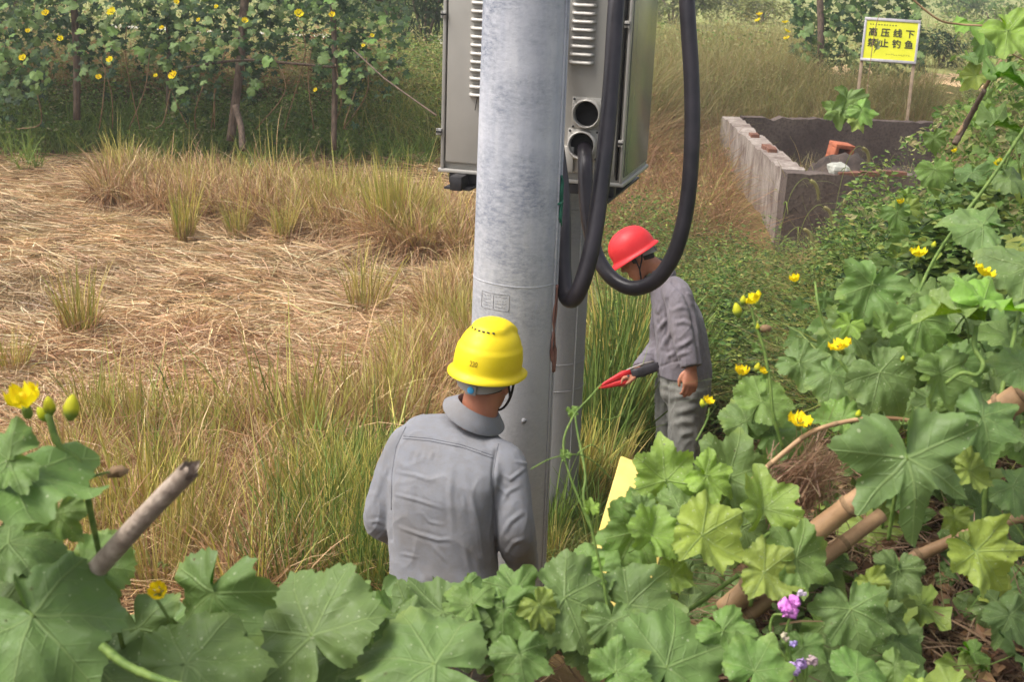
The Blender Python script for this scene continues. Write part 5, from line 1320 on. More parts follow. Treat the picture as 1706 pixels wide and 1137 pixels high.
bush(1566, 113, 1.0, 1.0, .85, (62, 84, 58), 'round dark green shrub just right of the yellow warning sign')
bush(708, 92, 1.0, 1.3, 1.9, (64, 84, 56), 'dark dense shrub at the left edge of the cabinet top', 'conifer')
bush(655, 60, 1.0, 1.5, 1.5, (112, 130, 74), 'pale green shrub behind the guy rope left of the cabinet')
bush(1120, 40, 1.0, 2.2, 1.6, (120, 128, 76), 'olive green shrub behind the tall cable')
bush(1270, 40, 1.0, 1.8, 1.1, (138, 142, 76), 'yellow flowered low shrub left of the far trellis')
bush(1220, 14, 1.0, 3, 1.8, (118, 122, 70), 'wide brownish shrub under the top edge beside the cable')
bush(1600, 30, 1.0, 2.4, 1.6, (112, 140, 74), 'broad green shrub behind the warning sign right side')
bush(1660, 70, 1.0, 1.8, 1.3, (124, 144, 74), 'light green shrub at the right end of the sandy path')
bush(1700, 10, 1.0, 2.6, 1.8, (146, 152, 92), 'pale shrub in the top right corner beyond the vines')
bush(600, 22, 1.0, 2.4, 1.6, (132, 146, 84), 'yellowish shrub far behind the trellis right end')
bush(20, 30, 1.0, 2.2, 1.8, (122, 132, 72), 'olive shrub behind the trellis left end')
bush(-120, 40, 1.0, 2.2, 2.0, (104, 122, 64), 'green shrub beyond the left picture edge behind the trellis')
bush(1450, 10, 1.0, 2.4, 1.7, (104, 126, 68), 'green shrub rising behind the warning sign')
# ================================================================== luffa vines
def luffa_leaf(seed, depth=.5, rings=7, na=84, serr=.045, cup=.0, droop=.25, fold=.15, wave=.07, stalk=True):
    """one broad five-lobed leaf with wavy toothed rim; stalk joint at the origin, tip along +Y"""
    r = random.Random(seed)
    key = [(0, 1.0), (26, 1 - depth * r.uniform(.75, 1.05)), (50, .88 * r.uniform(.9, 1.08)), (78, 1 - depth * r.uniform(.85, 1.15)), (106, .76 * r.uniform(.9, 1.1)), (140, .60), (163, .50), (176, .16), (180, .08)]
    key2 = [(k, v * r.uniform(.94, 1.06)) for k, v in key]
    def rad(th):
        kk = key if th >= 0 else key2; a = abs(th)
        for (a0, v0), (a1, v1) in zip(kk, kk[1:]):
            if a <= a1:
                t = (a - a0) / (a1 - a0)
                t = 1 - (1 - t) ** 1.35 if a0 in (0, 50, 106) else (t ** 1.35 if a1 in (50, 106) else t)
                return v0 + (v1 - v0) * t
        return kk[-1][1]
    V, UV, F, MI = [(0, 0, 0)], [(0, 0)], [], []
    fr = [(i / rings) ** .85 for i in range(1, rings + 1)]; so = r.uniform(0, 99); bx, by = r.uniform(-.5, .3), r.uniform(-.5, .15)
    for f in fr:
        for j in range(na):
            th = -180 + 360 * (j + .5) / na; R = rad(th); tooth = .7 * ((th / 360 * 31 + .35 * math.sin(th * .11 + seed)) % 1.0) + .3 * ((th / 360 * 67 + seed) % 1.0)
            R *= 1 + serr * (tooth - .5) * 2.4 * f ** 4 + .04 * mnoise.noise(Vector((th * .05, seed, 0))) * f
            a = math.radians(th); x, y = math.sin(a) * R * f, math.cos(a) * R * f; q = x * x + y * y
            lobe = math.cos(math.radians(th) * 360 / 52)
            z = -droop * q * .6 + cup * math.sqrt(q) + fold * abs(x) * .8 - .012 * lobe * f * R + wave * f * f * math.sin(a * 5 + so) + .5 * wave * f ** 3 * math.sin(a * 13 + so * 2)
            z += .16 * mnoise.noise(Vector((x * 1.8 + so, y * 1.8, 0))) + .042 * mnoise.noise(Vector((x * 4.5 + so, y * 5, 3))) + bx * x * x + by * y * abs(y) * .8
            V.append((x * .62, y * .62, z * .62)); UV.append((x, y))
    for j in range(na): F.append((0, 1 + j, 1 + (j + 1) % na)); MI.append(0)
    for i in range(rings - 1):
        for j in range(na): a = 1 + i * na; F.append((a + j, a + na + j, a + na + (j + 1) % na, a + (j + 1) % na)); MI.append(0)
    if stalk:
        m = MB(); m.tube(curve_pts([(0, .02, -.004), (0, -.05, -.03), (r.uniform(-.05, .05), -.14, -.16), (r.uniform(-.1, .1), -.2, -.42)], 10), [.011] * 11, 6)
        o = len(V); V += [tuple(v) for v in m.V]; UV += [(0, 0)] * len(m.V); F += [tuple(i + o for i in f) for f in m.F]; MI += [1] * len(m.F)
    me = py_mesh('leaf', V, F, [MAT['leaf'], MAT['stem']], True, MI)
    l = me.uv_layers.new(name='UVMap'); idx = np.empty(len(me.loops), np.int32); me.loops.foreach_get('vertex_index', idx)
    l.data.foreach_set('uv', np.array(UV, np.float32)[idx].ravel()); return me
BIG = {'round': [luffa_leaf(i, .28, 9, 110, .05, .0, .40, .12, .08) for i in (1, 2, 3, 4, 5)], 'lobed': [luffa_leaf(i, .42, 9, 110, .06, .0, .45, .15, .10) for i in (11, 12, 13, 14, 15, 16)],
       'star': [luffa_leaf(i, .60, 9, 120, .06, .02, .5, .06, .08) for i in (21, 22)], 'folded': [luffa_leaf(i, .40, 9, 110, .06, .0, .5, .8, .12) for i in (31, 32, 33, 34)]}
MID = [luffa_leaf(40 + i, .34 + .06 * (i % 4), 4, 56, .07, 0, .45, .15 + .2 * (i % 3), .12) for i in range(9)]
SML = [luffa_leaf(60 + i, .32 + .06 * (i % 3), 2, 28, .05, 0, .35, .2, .08, False) for i in range(5)]
TONE = {0: (72, 104, 54), 1: (74, 114, 38), 2: (124, 162, 62), 3: (138, 152, 54), 4: (94, 132, 58), 5: (50, 84, 34)}  # the darkest tone paints shade into leaves filling the gaps
def tone(c, j=.17):
    r_, g, b, _ = srgb(*TONE[c]); k = 1 + random.gauss(0, j); return (r_ * k * random.uniform(.94, 1.06), g * k, b * k * random.uniform(.9, 1.1), random.random() ** 2 * (1.0 if c != 3 else 1.5))
def put_leaf(vine, px, py, size, d, ang, kind='lobed', c=0, face=.6, roll=0.0, pitch=0.0, mesh=None, jit=.0):
    """leaf centred near photograph pixel (px,py), size pixels across, tip towards image angle ang (0 right, 90 up); face 1 = square to the camera, 0 = level"""
    a = math.radians(ang); s = size * d / FPX / 1.05
    n = (Vector(-_F) * face + Vector((0, 0, 1)) * (1 - face) + Vector(_R) * roll + Vector((0, 0, 1)) * pitch).normalized()
    y = imdir(math.cos(a), -math.sin(a), 0); y = (y - n * y.dot(n)).normalized(); x = y.cross(n)
    me = mesh or random.choice(BIG[kind] if kind in BIG else MID)
    p = PV(px, py, d) - y * s * .14
    o = link('leaf', me, vine); o.matrix_local = Matrix.Translation(p - vine.location) @ Matrix((x, y, n)).transposed().to_4x4() @ Matrix.Diagonal((s * random.choice((-1, 1)) if False else s, s, s, 1)); o.color = tone(c); return o
def flower_mesh(seed, openn=.6):
    r = np.random.default_rng(seed); V, F, MI, C = [], [], [], []
    for k in range(5):
        a0 = 2 * PI * k / 5 + r.normal() * .12; n = 7
        for i in range(5):
            t = i / 4
            for j in range(n):
                u = -1 + 2 * j / (n - 1); wd = math.sin(min(1, t * .9 + .12) * PI * .62) * .80
                rr = .12 + (t ** .7) * openn * (1 - .14 * u * u) - .10 * t ** 4 ; z = .10 + t * (.72 - openn * .35) - .30 * (t ** 3) * openn + r.normal() * .07 * t + .13 * math.sin(u * 6 + k * 2) * t
                a = a0 + u * wd; rr *= 1 + .10 * math.sin(u * 9 + k) * t; V.append((math.cos(a) * rr * .6, math.sin(a) * rr * .6, z * .6))
                g = .92 + .12 * r.random(); C.append(np.array(srgb(250, 228, 24)[:3]) * g if t > .2 else np.array(srgb(216, 204, 40)[:3]))
        o = k * 5 * n
        for i in range(4):
            for j in range(n - 1): F.append((o + i * n + j, o + i * n + j + 1, o + (i + 1) * n + j + 1, o + (i + 1) * n + j))
    m = MB(); m.lathe([(.02, -.16), (.07, -.12), (.085, -.02), (.06, .07), (.03, .08)], 10); m.ball((0, 0, .22), (.07, 0, 0), (0, .07, 0), (0, 0, .09), 8, 5)
    for k in range(5): a = 2 * PI * k / 5 + .6; m.add([(.05 * math.cos(a - .5), .05 * math.sin(a - .5), .02), (.05 * math.cos(a + .5), .05 * math.sin(a + .5), .02), (.17 * math.cos(a), .17 * math.sin(a), .12)], [(0, 1, 2)])
    o = len(V); V += [tuple(v) for v in m.V]; F += [tuple(i + o for i in f) for f in m.F]; C += [np.array(srgb(232, 206, 30)[:3]) if v.z > .13 and math.hypot(v.x, v.y) < .075 else np.array(srgb(124, 144, 66)[:3]) for v in m.V]
    me = py_mesh('flower', V, F, MAT['petal'], True); at = me.attributes.new('Col', 'FLOAT_COLOR', 'POINT')
    c = np.ones((len(V), 4), np.float32); c[:, :3] = np.array(C); at.data.foreach_set('color', c.ravel()); return me
FL = [flower_mesh(3, .50), flower_mesh(4, .60), flower_mesh(5, .42)]
def bud_mesh():
    m = MB(); m.loft([((0, 0, -.10), (.06, 0, 0), (0, .06, 0), 2), ((0, 0, .05), (.17, 0, 0), (0, .17, 0), 2), ((0, 0, .22), (.20, 0, 0), (0, .20, 0), 2), ((0, 0, .42), (.13, 0, 0), (0, .13, 0), 2), ((0, 0, .55), (.03, 0, 0), (0, .03, 0), 2)], 12)
    V = [tuple(v) for v in m.V]; me = py_mesh('bud', V, m.F, MAT['petal']); at = me.attributes.new('Col', 'FLOAT_COLOR', 'POINT')
    at.data.foreach_set('color', np.array([srgb(120, 142, 60) if v[2] < .15 else srgb(196, 200, 48) for v in V], np.float32).ravel()); return me
BUD = bud_mesh()
def put_flower(vine, px, py, size, d, me=None, dirn=None, name='flower'):
    s = size * (1.25 if px > 660 or py > 300 else 1.1) * d / FPX / .95; z = (dirn or (imdir(random.uniform(-.7, .7), -.8, -random.uniform(.1, .5)))).normalized(); x = z.orthogonal().normalized()
    o = link(name, me or random.choice(FL), vine); o.matrix_local = Matrix.Translation(PV(px, py, d) - z * .25 * s - vine.location) @ Matrix((x, z.cross(x), z)).transposed().to_4x4() @ Matrix.Diagonal((s, s, s, 1)); o.color = (1, random.uniform(.92, 1.04), 1, 1)
    o.rotation_euler.rotate_axis('Z', random.uniform(0, 6)); return o
def put_stem(vine, pts, rad, name='stem', mat='stem', n=8, steps=30):
    c = curve_pts([PV(*p) for p in pts], steps); m = MB(); k = len(c)
    rr = [rad * (1.12 - .3 * i / k + (.22 if i % 9 == 4 else 0)) for i in range(k)] if name == 'stem' else [rad] * k
    m.tube(c, rr, n); return m.build(name, MAT[mat], vine, True, vine.location)
def coil(vine, px, py, d, r, turns=2.5, ang=0):
    pts = []
    for i in range(40):
        t = i / 39; a = t * turns * 2 * PI; q = r * (1 - .5 * t)
        pts.append(PV(px, py, d) + imdir(1, .3, 0) * (r * 3 * t) + imdir(0, 1, 0) * math.sin(a) * q + Vector(_F) * math.cos(a) * q)
    m = MB(); m.tube(pts, .0011, 5); m.build('tendril', MAT['stem'], vine, True, vine.location)
def vine(px, py, d, label): c = PV(px, py, d); return empty('luffa_vine', c, label, 'vine')
def fill(v, n, box, d, size, cols, face=(.2, .8), poly=None, mesh=None):
    for i in range(n):
        for _ in range(30):
            px, py = random.uniform(*box[:2]), random.uniform(*box[2:])
            if poly is None or poly(px, py): break
        dd = d(px, py) if callable(d) else random.uniform(*d)
        put_leaf(v, px, py, random.uniform(*size), dd, random.gauss(-80, 55), 'x', random.choice(cols), random.uniform(*face), random.gauss(0, .3), 0, random.choice(mesh or MID))

def over_ground(lo=.04, hi=.28):
    def f(x, y):
        X, ok = ground_hit([x], [y]); return max(1.6, float(project(X[0])[2]) - random.uniform(lo, hi))
    return f
# ------------------------------------------------------------------ the vine at the lower left
VL = vine(150, 1250, 1.9, 'luffa vine with huge dark leaves and yellow buds spread over the lower left corner')
for a in ((78, 1052, 300, 1.75, -50, 'round', 0, .50, .1, 0), (50, 800, 290, 1.75, -12, 'round', 1, .06, .0, 0), (-10, 770, 170, 1.72, 200, 'lobed', 1, .45, .1, 0), (92, 872, 118, 1.9, -100, 'lobed', 1, .8, .2, 0), (40, 905, 190, 1.85, 10, 'round', 0, .15, 0, 0),
          (150, 955, 170, 1.95, -60, 'round', 1, .45, 0, 0), (352, 1020, 235, 2.0, -100, 'lobed', 5, .85, -.35, 0), (505, 1030, 270, 2.05, 120, 'round', 0, .62, -.15, 0), (345, 1105, 260, 1.9, 20, 'round', 0, .35, .1, 0),
          (235, 1070, 190, 2.1, -70, 'lobed', 5, .5, 0, 0), (590, 1022, 150, 2.2, 10, 'lobed', 1, .45, 0, 0), (690, 1098, 270, 2.0, 160, 'round', 0, .32, .1, 0), (20, 960, 200, 2.0, 200, 'round', 5, .4, 0, 0),
          (590, 1110, 220, 2.15, -60, 'lobed', 5, .5, 0, 0), (440, 1120, 220, 2.2, -90, 'round', 5, .4, 0, 0), (150, 1140, 260, 2.0, -90, 'round', 5, .4, 0, 0), (-60, 1090, 260, 1.9, 180, 'round', 0, .4, 0, 0), (180, 915, 110, 2.1, 60, 'round', 4, .5, .2, 0),
          (-60, 850, 200, 1.9, 150, 'round', 1, .4, 0, 0), (15, 815, 120, 1.8, 190, 'folded', 1, .15, 0, 0)): put_leaf(VL, *a)
fill(VL, 26, (-150, 760, 1000, 1260), lambda x, y: 2.25 + random.uniform(0, .25), (130, 240), (0, 1, 5), (.2, .7), lambda x, y: y > 1020 + .02 * x)
put_stem(VL, [(80, 690, 1.82), (98, 742, 1.82), (135, 775, 1.83), (150, 850, 1.85), (166, 925, 1.92), (185, 1000, 2.0), (205, 1080, 2.05)], .0052)
put_stem(VL, [(170, 1078, 1.72), (215, 1112, 1.70), (285, 1140, 1.68), (360, 1160, 1.68)], .0062)
put_stem(VL, [(262, 1000, 2.02), (280, 1030, 2.02), (296, 1062, 2.03), (300, 1110, 2.05)], .0026)
put_stem(VL, [(-80, 1180, 2.2), (120, 1110, 2.2), (330, 1085, 2.25), (560, 1075, 2.3), (780, 1090, 2.35)], .006)
put_flower(VL, 37, 660, 82, 1.78, FL[2], imdir(-.1, -1, -.5)); put_flower(VL, 119, 678, 52, 1.8, BUD, imdir(.1, -1, 0), 'bud'); put_flower(VL, 82, 676, 40, 1.82, BUD, imdir(-.1, -1, -.2), 'bud'); put_flower(VL, 70, 690, 34, 1.84, BUD, imdir(-.5, -1, -.4), 'bud')
put_flower(VL, 263, 985, 46, 1.95, FL[2], imdir(.1, -.5, -1))
put_stem(VL, [(140, 800, 1.84), (170, 790, 1.86), (195, 785, 1.87)], .002)
w_ = MB(); w_.ball(PV(197, 786, 1.87), Vector(_R) * .015, Vector(_U) * .010, Vector(_F) * .012, 10, 7)
for i, v_ in enumerate(w_.V): w_.V[i] = v_ + Vector((1, 1, 1)) * .006 * mnoise.noise(v_ * 160)
w_.build('withered_flower', MAT['twig'], VL, True, VL.location)
coil(VL, 262, 940, 2.05, .006, 2)

# ------------------------------------------------------------------ the vine along the bottom centre
VC = vine(950, 1250, 2.4, 'luffa vine spreading broad leaves along the bottom centre below the grey shirt')
for a in ((740, 1000, 165, 2.35, 150, 'lobed', 1, .16, .1, 0), (775, 1000, 105, 2.3, 130, 'lobed', 1, .3, 0, 0), (868, 972, 130, 2.35, 60, 'lobed', 4, .5, .1, 0), (965, 1005, 190, 2.35, -20, 'round', 0, .55, .1, 0), (838, 1035, 140, 2.3, -90, 'lobed', 1, .7, 0, 0),
          (690, 1035, 130, 2.25, 40, 'lobed', 0, .4, 0, 0), (975, 945, 130, 2.45, 150, 'round', 4, .35, 0, 0), (978, 962, 80, 2.4, -80, 'lobed', 2, .8, .2, 0), (1070, 1012, 170, 2.4, -10, 'round', 0, .6, -.1, 0), (1052, 905, 150, 2.5, -120, 'lobed', 4, .8, .2, 0),
          (1090, 880, 120, 2.48, 60, 'folded', 2, .6, .3, 0), (1108, 782, 140, 2.6, 92, 'lobed', 2, .85, .1, 0), (1222, 775, 170, 2.65, 70, 'lobed', 1, .7, .1, 0), (1190, 800, 105, 2.58, -30, 'lobed', 2, .6, .2, 0), (1150, 848, 135, 2.55, 0, 'round', 0, .35, 0, 0), (1190, 902, 165, 2.42, -30, 'folded', 3, .45, .1, 0),
          (1272, 830, 140, 2.5, 80, 'folded', 2, .8, .3, 0), (1345, 925, 150, 2.4, 20, 'lobed', 1, .8, .1, 0), (1290, 960, 130, 2.38, -20, 'folded', 3, .55, 0, 0), (868, 1108, 130, 2.2, -80, 'lobed', 1, .6, 0, 0), (1118, 1085, 220, 2.2, 70, 'round', 1, .65, .1, 0), (1215, 1065, 120, 2.25, -60, 'lobed', 1, .6, .1, 0),
          (1265, 1105, 130, 2.2, 60, 'round', 1, .6, 0, 0), (1040, 1110, 130, 2.15, 40, 'lobed', 4, .5, 0, 0), (780, 1010, 90, 2.4, -140, 'folded', 2, .5, .2, 0), (1020, 1050, 110, 2.3, -90, 'lobed', 5, .6, 0, 0), (905, 1020, 90, 2.3, -60, 'lobed', 3, .6, .2, 0), (1130, 960, 80, 2.5, 20, 'folded', 3, .5, .2, 0),
          (1050, 850, 90, 2.55, 150, 'lobed', 4, .7, -.2, 0), (1075, 845, 75, 2.52, 60, 'lobed', 0, .6, .2, 0), (990, 1080, 120, 2.35, -90, 'round', 5, .5, 0, 0), (1100, 1150, 160, 2.2, -90, 'round', 1, .5, 0, 0), (930, 1060, 110, 2.4, -120, 'lobed', 5, .5, 0, 0)): put_leaf(VC, *a)
fill(VC, 16, (700, 1120, 1010, 1120), (2.45, 2.6), (80, 140), (0, 1, 5), (.3, .8))
fill(VC, 12, (1120, 1320, 790, 900), (2.75, 2.95), (80, 130), (0, 1, 5), (.3, .8)); fill(VC, 34, (1020, 1360, 880, 1130), over_ground(), (50, 120), (5, 0, 1), (.2, .8))
put_stem(VC, [(1024, 1110, 2.35), (1008, 985, 2.35), (985, 880, 2.34), (972, 830, 2.34), (975, 790, 2.36), (962, 720, 2.4), (958, 690, 2.42)], .0026)
put_stem(VC, [(985, 885, 2.34), (940, 760, 2.36), (952, 700, 2.38), (985, 660, 2.4), (1002, 640, 2.42)], .0019)
put_stem(VC, [(885, 782, 2.30), (920, 764, 2.32), (962, 758, 2.34), (992, 772, 2.36), (1020, 800, 2.38)], .0013, 'tendril')
put_stem(VC, [(962, 756, 2.34), (985, 742, 2.34), (1000, 752, 2.36)], .0012, 'tendril'); put_stem(VC, [(985, 690, 2.4), (1010, 700, 2.42), (1040, 690, 2.45)], .0011, 'tendril')
put_leaf(VC, 984, 844, 34, 2.33, 80, 'folded', 2, .8, .2, 0); put_leaf(VC, 952, 688, 26, 2.4, -80, 'folded', 4, .8, .4, 0); put_leaf(VC, 940, 758, 26, 2.36, 120, 'folded', 4, .8, .4, 0)
put_stem(VC, [(700, 1100, 2.5), (900, 1075, 2.5), (1100, 1040, 2.55), (1230, 960, 2.6)], .006)
put_stem(VC, [(1250, 1010, 2.45), (1262, 960, 2.42), (1270, 900, 2.45), (1300, 880, 2.5), (1300, 860, 2.5)], .004)
put_stem(VC, [(1305, 748, 2.62), (1288, 690, 2.60), (1283, 640, 2.60), (1272, 580, 2.60), (1258, 540, 2.60), (1252, 512, 2.60)], .0036)
put_stem(VC, [(1160, 735, 2.62), (1178, 700, 2.62), (1182, 680, 2.62)], .002)
for f in ((1254, 496, 40, 2.6, FL[0]), (1236, 617, 34, 2.6, FL[2]), (1272, 618, 22, 2.6, FL[2]), (1181, 667, 24, 2.62, FL[0]), (1333, 699, 42, 2.6, FL[1])): put_flower(VC, *f)
for f in ((1228, 516, 30), (1262, 612, 20), (1170, 672, 18), (1262, 545, 16), (1238, 500, 20)): put_flower(VC, f[0], f[1], f[2], 2.6, BUD, imdir(random.uniform(-.4, .4), -1, 0), 'bud')
for py_ in (545, 580, 630, 660): put_leaf(VC, 1262 + (py_ - 540) * .18 + random.choice((-9, 9)), py_, 22, 2.6, random.choice((20, 160)), 'folded', 4, .7, .3, 0)
wf = MB(); wf.ball(PV(1275, 548, 2.6), Vector(_R) * .014, Vector(_U) * .010, Vector(_F) * .012, 9, 6); wf.build('withered_flower', MAT['twig'], VC, True, VC.location)

# ------------------------------------------------------------------ the vine climbing the right side
VR = vine(1650, 1150, 2.6, 'luffa vine with spotted star shaped leaves climbing the bamboo at the lower right')
for a in ((1518, 800, 275, 2.3, -82, 'star', 0, .92, .05, 0), (1640, 935, 150, 2.35, -50, 'folded', 3, .8, .1, 0), (1655, 705, 150, 2.45, -30, 'lobed', 0, .6, 0, 0), (1478, 635, 140, 2.6, -60, 'round', 0, .65, 0, 0), (1572, 640, 130, 2.5, -80, 'folded', 4, .7, .3, 0),
          (1655, 505, 150, 2.5, 30, 'folded', 2, .12, .1, 0), (1580, 520, 130, 2.5, 160, 'folded', 4, .15, 0, 0), (1450, 490, 140, 2.9, -110, 'lobed', 1, .75, .1, 0), (1545, 545, 120, 2.7, -60, 'lobed', 1, .7, 0, 0), (1278, 660, 115, 2.75, 50, 'round', 1, .65, 0, 0), (1425, 1035, 150, 2.4, -80, 'lobed', 0, .6, 0, 0),
          (1495, 965, 110, 2.6, -100, 'lobed', 5, .8, 0, 0), (1690, 605, 95, 2.5, 150, 'round', 0, .5, 0, 0), (1690, 440, 150, 2.8, 140, 'round', 0, .45, 0, 0), (1620, 372, 120, 3.1, 150, 'round', 0, .45, 0, 0), (1345, 610, 110, 2.9, -40, 'lobed', 0, .55, 0, 0), (1410, 560, 120, 2.95, -120, 'lobed', 1, .6, 0, 0), (1395, 635, 110, 2.8, -60, 'round', 0, .5, 0, 0),
          (1480, 545, 60, 2.8, 20, 'folded', 4, .5, 0, 0), (1390, 700, 100, 2.75, 160, 'folded', 4, .4, 0, 0), (1610, 610, 110, 2.6, -70, 'lobed', 1, .6, .1, 0), (1625, 790, 90, 2.5, -30, 'folded', 3, .6, .1, 0), (1445, 720, 90, 2.6, 170, 'lobed', 0, .6, 0, 0), (1300, 720, 120, 2.8, 30, 'round', 1, .4, 0, 0),
          (1440, 1120, 120, 2.3, 30, 'round', 4, .4, 0, 0), (1340, 1090, 90, 2.35, -90, 'lobed', 1, .6, 0, 0), (1480, 1040, 90, 2.5, -90, 'lobed', 5, .8, 0, 0), (1455, 980, 70, 2.45, -60, 'folded', 3, .7, 0, 0), (1500, 1120, 90, 2.35, -50, 'lobed', 1, .5, 0, 0), (1700, 820, 110, 2.6, -60, 'round', 0, .4, 0, 0),
          (1560, 700, 90, 2.55, -60, 'lobed', 1, .6, 0, 0), (1240, 690, 100, 2.8, 100, 'round', 1, .6, 0, 0), (1690, 1040, 110, 2.5, -70, 'lobed', 5, .6, 0, 0), (1590, 870, 60, 2.4, -90, 'folded', 3, .8, 0, 0)): put_leaf(VR, *a)
fill(VR, 60, (1380, 1760, 480, 760), lambda x, y: 2.8 + random.uniform(0, .6), (60, 130), (0, 1, 5, 1, 4, 2), (.3, .8))
fill(VR, 74, (1330, 1760, 780, 1180), over_ground(), (50, 135), (5, 0, 1, 5, 3), (.2, .8))
put_stem(VR, [(1626, 545, 2.5), (1624, 580, 2.48), (1638, 606, 2.46), (1628, 625, 2.46), (1602, 622, 2.47), (1575, 640, 2.48)], .0048)
put_stem(VR, [(1480, 900, 2.5), (1500, 780, 2.4), (1512, 800, 2.35)], .004)
put_stem(VR, [(1740, 165, 3.2), (1700, 225, 3.2), (1650, 300, 3.2), (1592, 378, 3.2), (1552, 440, 3.15), (1525, 500, 3.1), (1490, 560, 3.0)], .0046)
put_stem(VR, [(1700, 1180, 2.7), (1660, 1000, 2.7), (1640, 860, 2.7), (1660, 700, 2.7), (1690, 560, 2.8), (1720, 420, 3.0)], .006)
put_stem(VR, [(1400, 590, 2.75), (1372, 540, 2.75), (1362, 500, 2.75), (1358, 470, 2.8)], .003); put_stem(VR, [(1398, 600, 2.7), (1420, 630, 2.7), (1450, 660, 2.75)], .003)
for f in ((1530, 419, 36, 3.0, FL[0]), (1642, 450, 40, 2.75, FL[1]), (1399, 573, 40, 2.7, FL[1]), (1324, 463, 26, 3.4, FL[2]), (1664, 270, 22, 3.5, FL[2])): put_flower(VR, *f)
for f in ((1556, 408, 16, 3.1), (1504, 598, 14, 2.6), (1430, 690, 18, 2.6), (1664, 268, 14, 3.4)): put_flower(VR, *f, BUD, imdir(.3, -1, 0), 'bud')
for q in ((1600, 845, 2.5), (1500, 700, 2.5), (1650, 620, 2.5), (1380, 740, 2.6)): coil(VR, *q, .008, 2.5)

# ------------------------------------------------------------------ the tangled vine further up the right bank
VU = vine(1600, 420, 4.5, 'distant looking tangle of luffa leaves covering the right bank up to the picture edge')
for a in ((1680, 128, 95, 3.2, -10, 'folded', 4, .1, 0, 0), (1668, 208, 90, 3.4, 10, 'folded', 1, .25, 0, 0), (1690, 60, 120, 3.4, -60, 'lobed', 2, .6, 0, 0), (1560, 290, 70, 4.0, -80, 'round', 4, .7, 0, 0), (1690, 300, 80, 3.4, -60, 'round', 0, .4, 0, 0), (1625, 40, 80, 3.8, -20, 'lobed', 2, .3, 0, 0),
          (1410, 175, 70, 9.5, -100, 'folded', 4, .8, .3, 0), (1440, 190, 62, 9.4, -60, 'lobed', 2, .8, 0, 0), (1398, 190, 60, 9.5, -90, 'folded', 4, .8, -.3, 0), (1500, 360, 70, 5.0, -70, 'lobed', 1, .6, 0, 0), (1655, 340, 90, 3.6, -80, 'lobed', 1, .6, 0, 0), (1590, 330, 80, 4.2, -60, 'round', 0, .5, 0, 0), (1430, 205, 40, 9.4, -60, 'lobed', 3, .8, 0, 0)): put_leaf(VU, *a)
def right_poly(x, y): return x > 1470 + max(0, 420 - y) * .45 and y > 60 and (y > 330 or random.random() < .4)
fill(VU, 120, (1470, 1780, 60, 560), lambda x, y: 3.6 + 2.6 * max(0, (1720 - x)) / 300 + random.uniform(0, .8), (24, 74), (1, 1, 4, 2, 0, 3), (.25, .85), right_poly, MID)
fill(VU, 50, (1330, 1560, 440, 640), lambda x, y: 4.6 + random.uniform(0, 1.2), (30, 70), (1, 4, 5, 0), (.2, .8), None, MID)
def bank_mass(n, box, keep, d, size, cols):
    px = rng.uniform(box[0], box[1], n); py = rng.uniform(box[2], box[3], n); k = np.array([keep(a, b) for a, b in zip(px, py)]); px, py = px[k], py[k]; m = len(px)
    X = np.array([P(a, b, d(a, b)) for a, b in zip(px, py)]) - np.array(VU.location); a = rng.uniform(0, 2 * PI, m)
    ax = np.stack([np.cos(a), np.sin(a) * .6, -.3 + .6 * np.sin(a * 2)], -1); nr = norm(np.array([0, -.4, .8]) + rng.normal(size=(m, 3)) * .6); L = size * rng.uniform(.5, 1.5, m)
    V, Q, C = leaves(X, ax, nr, L, L * .5, pal(cols, m, .18)); tag(link('foliage_mass', np_mesh('foliage_mass', V, Q, MAT['foliage'], C), VU), kind='stuff')
def edge_r(x, y): return x > 1395 + min(max(450 - y, 0), 120) * .75 + max(0, 330 - y) * .62 + 40 * math.sin(y * .05) + 25 * math.sin(y * .13 + x * .02)
bank_mass(13000, (1380, 1800, 90, 560), edge_r, lambda x, y: 4.6 + 2.4 * max(0, 1720 - x) / 300 + random.uniform(0, 1.1), .042, MIDG + [(128, 156, 76), (146, 170, 92), (112, 144, 66)] + PALE)
put_stem(VU, [(1500, -20, 3.6), (1560, 30, 3.6), (1600, 40, 3.6), (1650, 45, 3.55), (1680, 70, 3.5), (1715, 90, 3.5)], .0030, 'dry_stem', 'twig')
put_stem(VU, [(1595, 225, 4.0), (1622, 180, 4.0), (1650, 130, 3.9), (1668, 100, 3.9)], .006, 'dry_stem', 'twig'); put_stem(VU, [(1590, 240, 4.0), (1610, 205, 4.0), (1640, 150, 3.9)], .010, 'stem', 'darkwood')
put_stem(VU, [(1660, 60, 3.6), (1680, 85, 3.6), (1706, 100, 3.6)], .002, 'dry_stem', 'twig')
put_stem(VU, [(1690, 235, 3.5), (1672, 290, 3.5), (1665, 350, 3.6)], .003); put_stem(VU, [(1690, 240, 3.5), (1700, 290, 3.5), (1702, 330, 3.6)], .003)
put_flower(VU, 1590, 250, 14, 3.9, FL[2]); put_flower(VU, 1500, 335, 18, 5, FL[2])

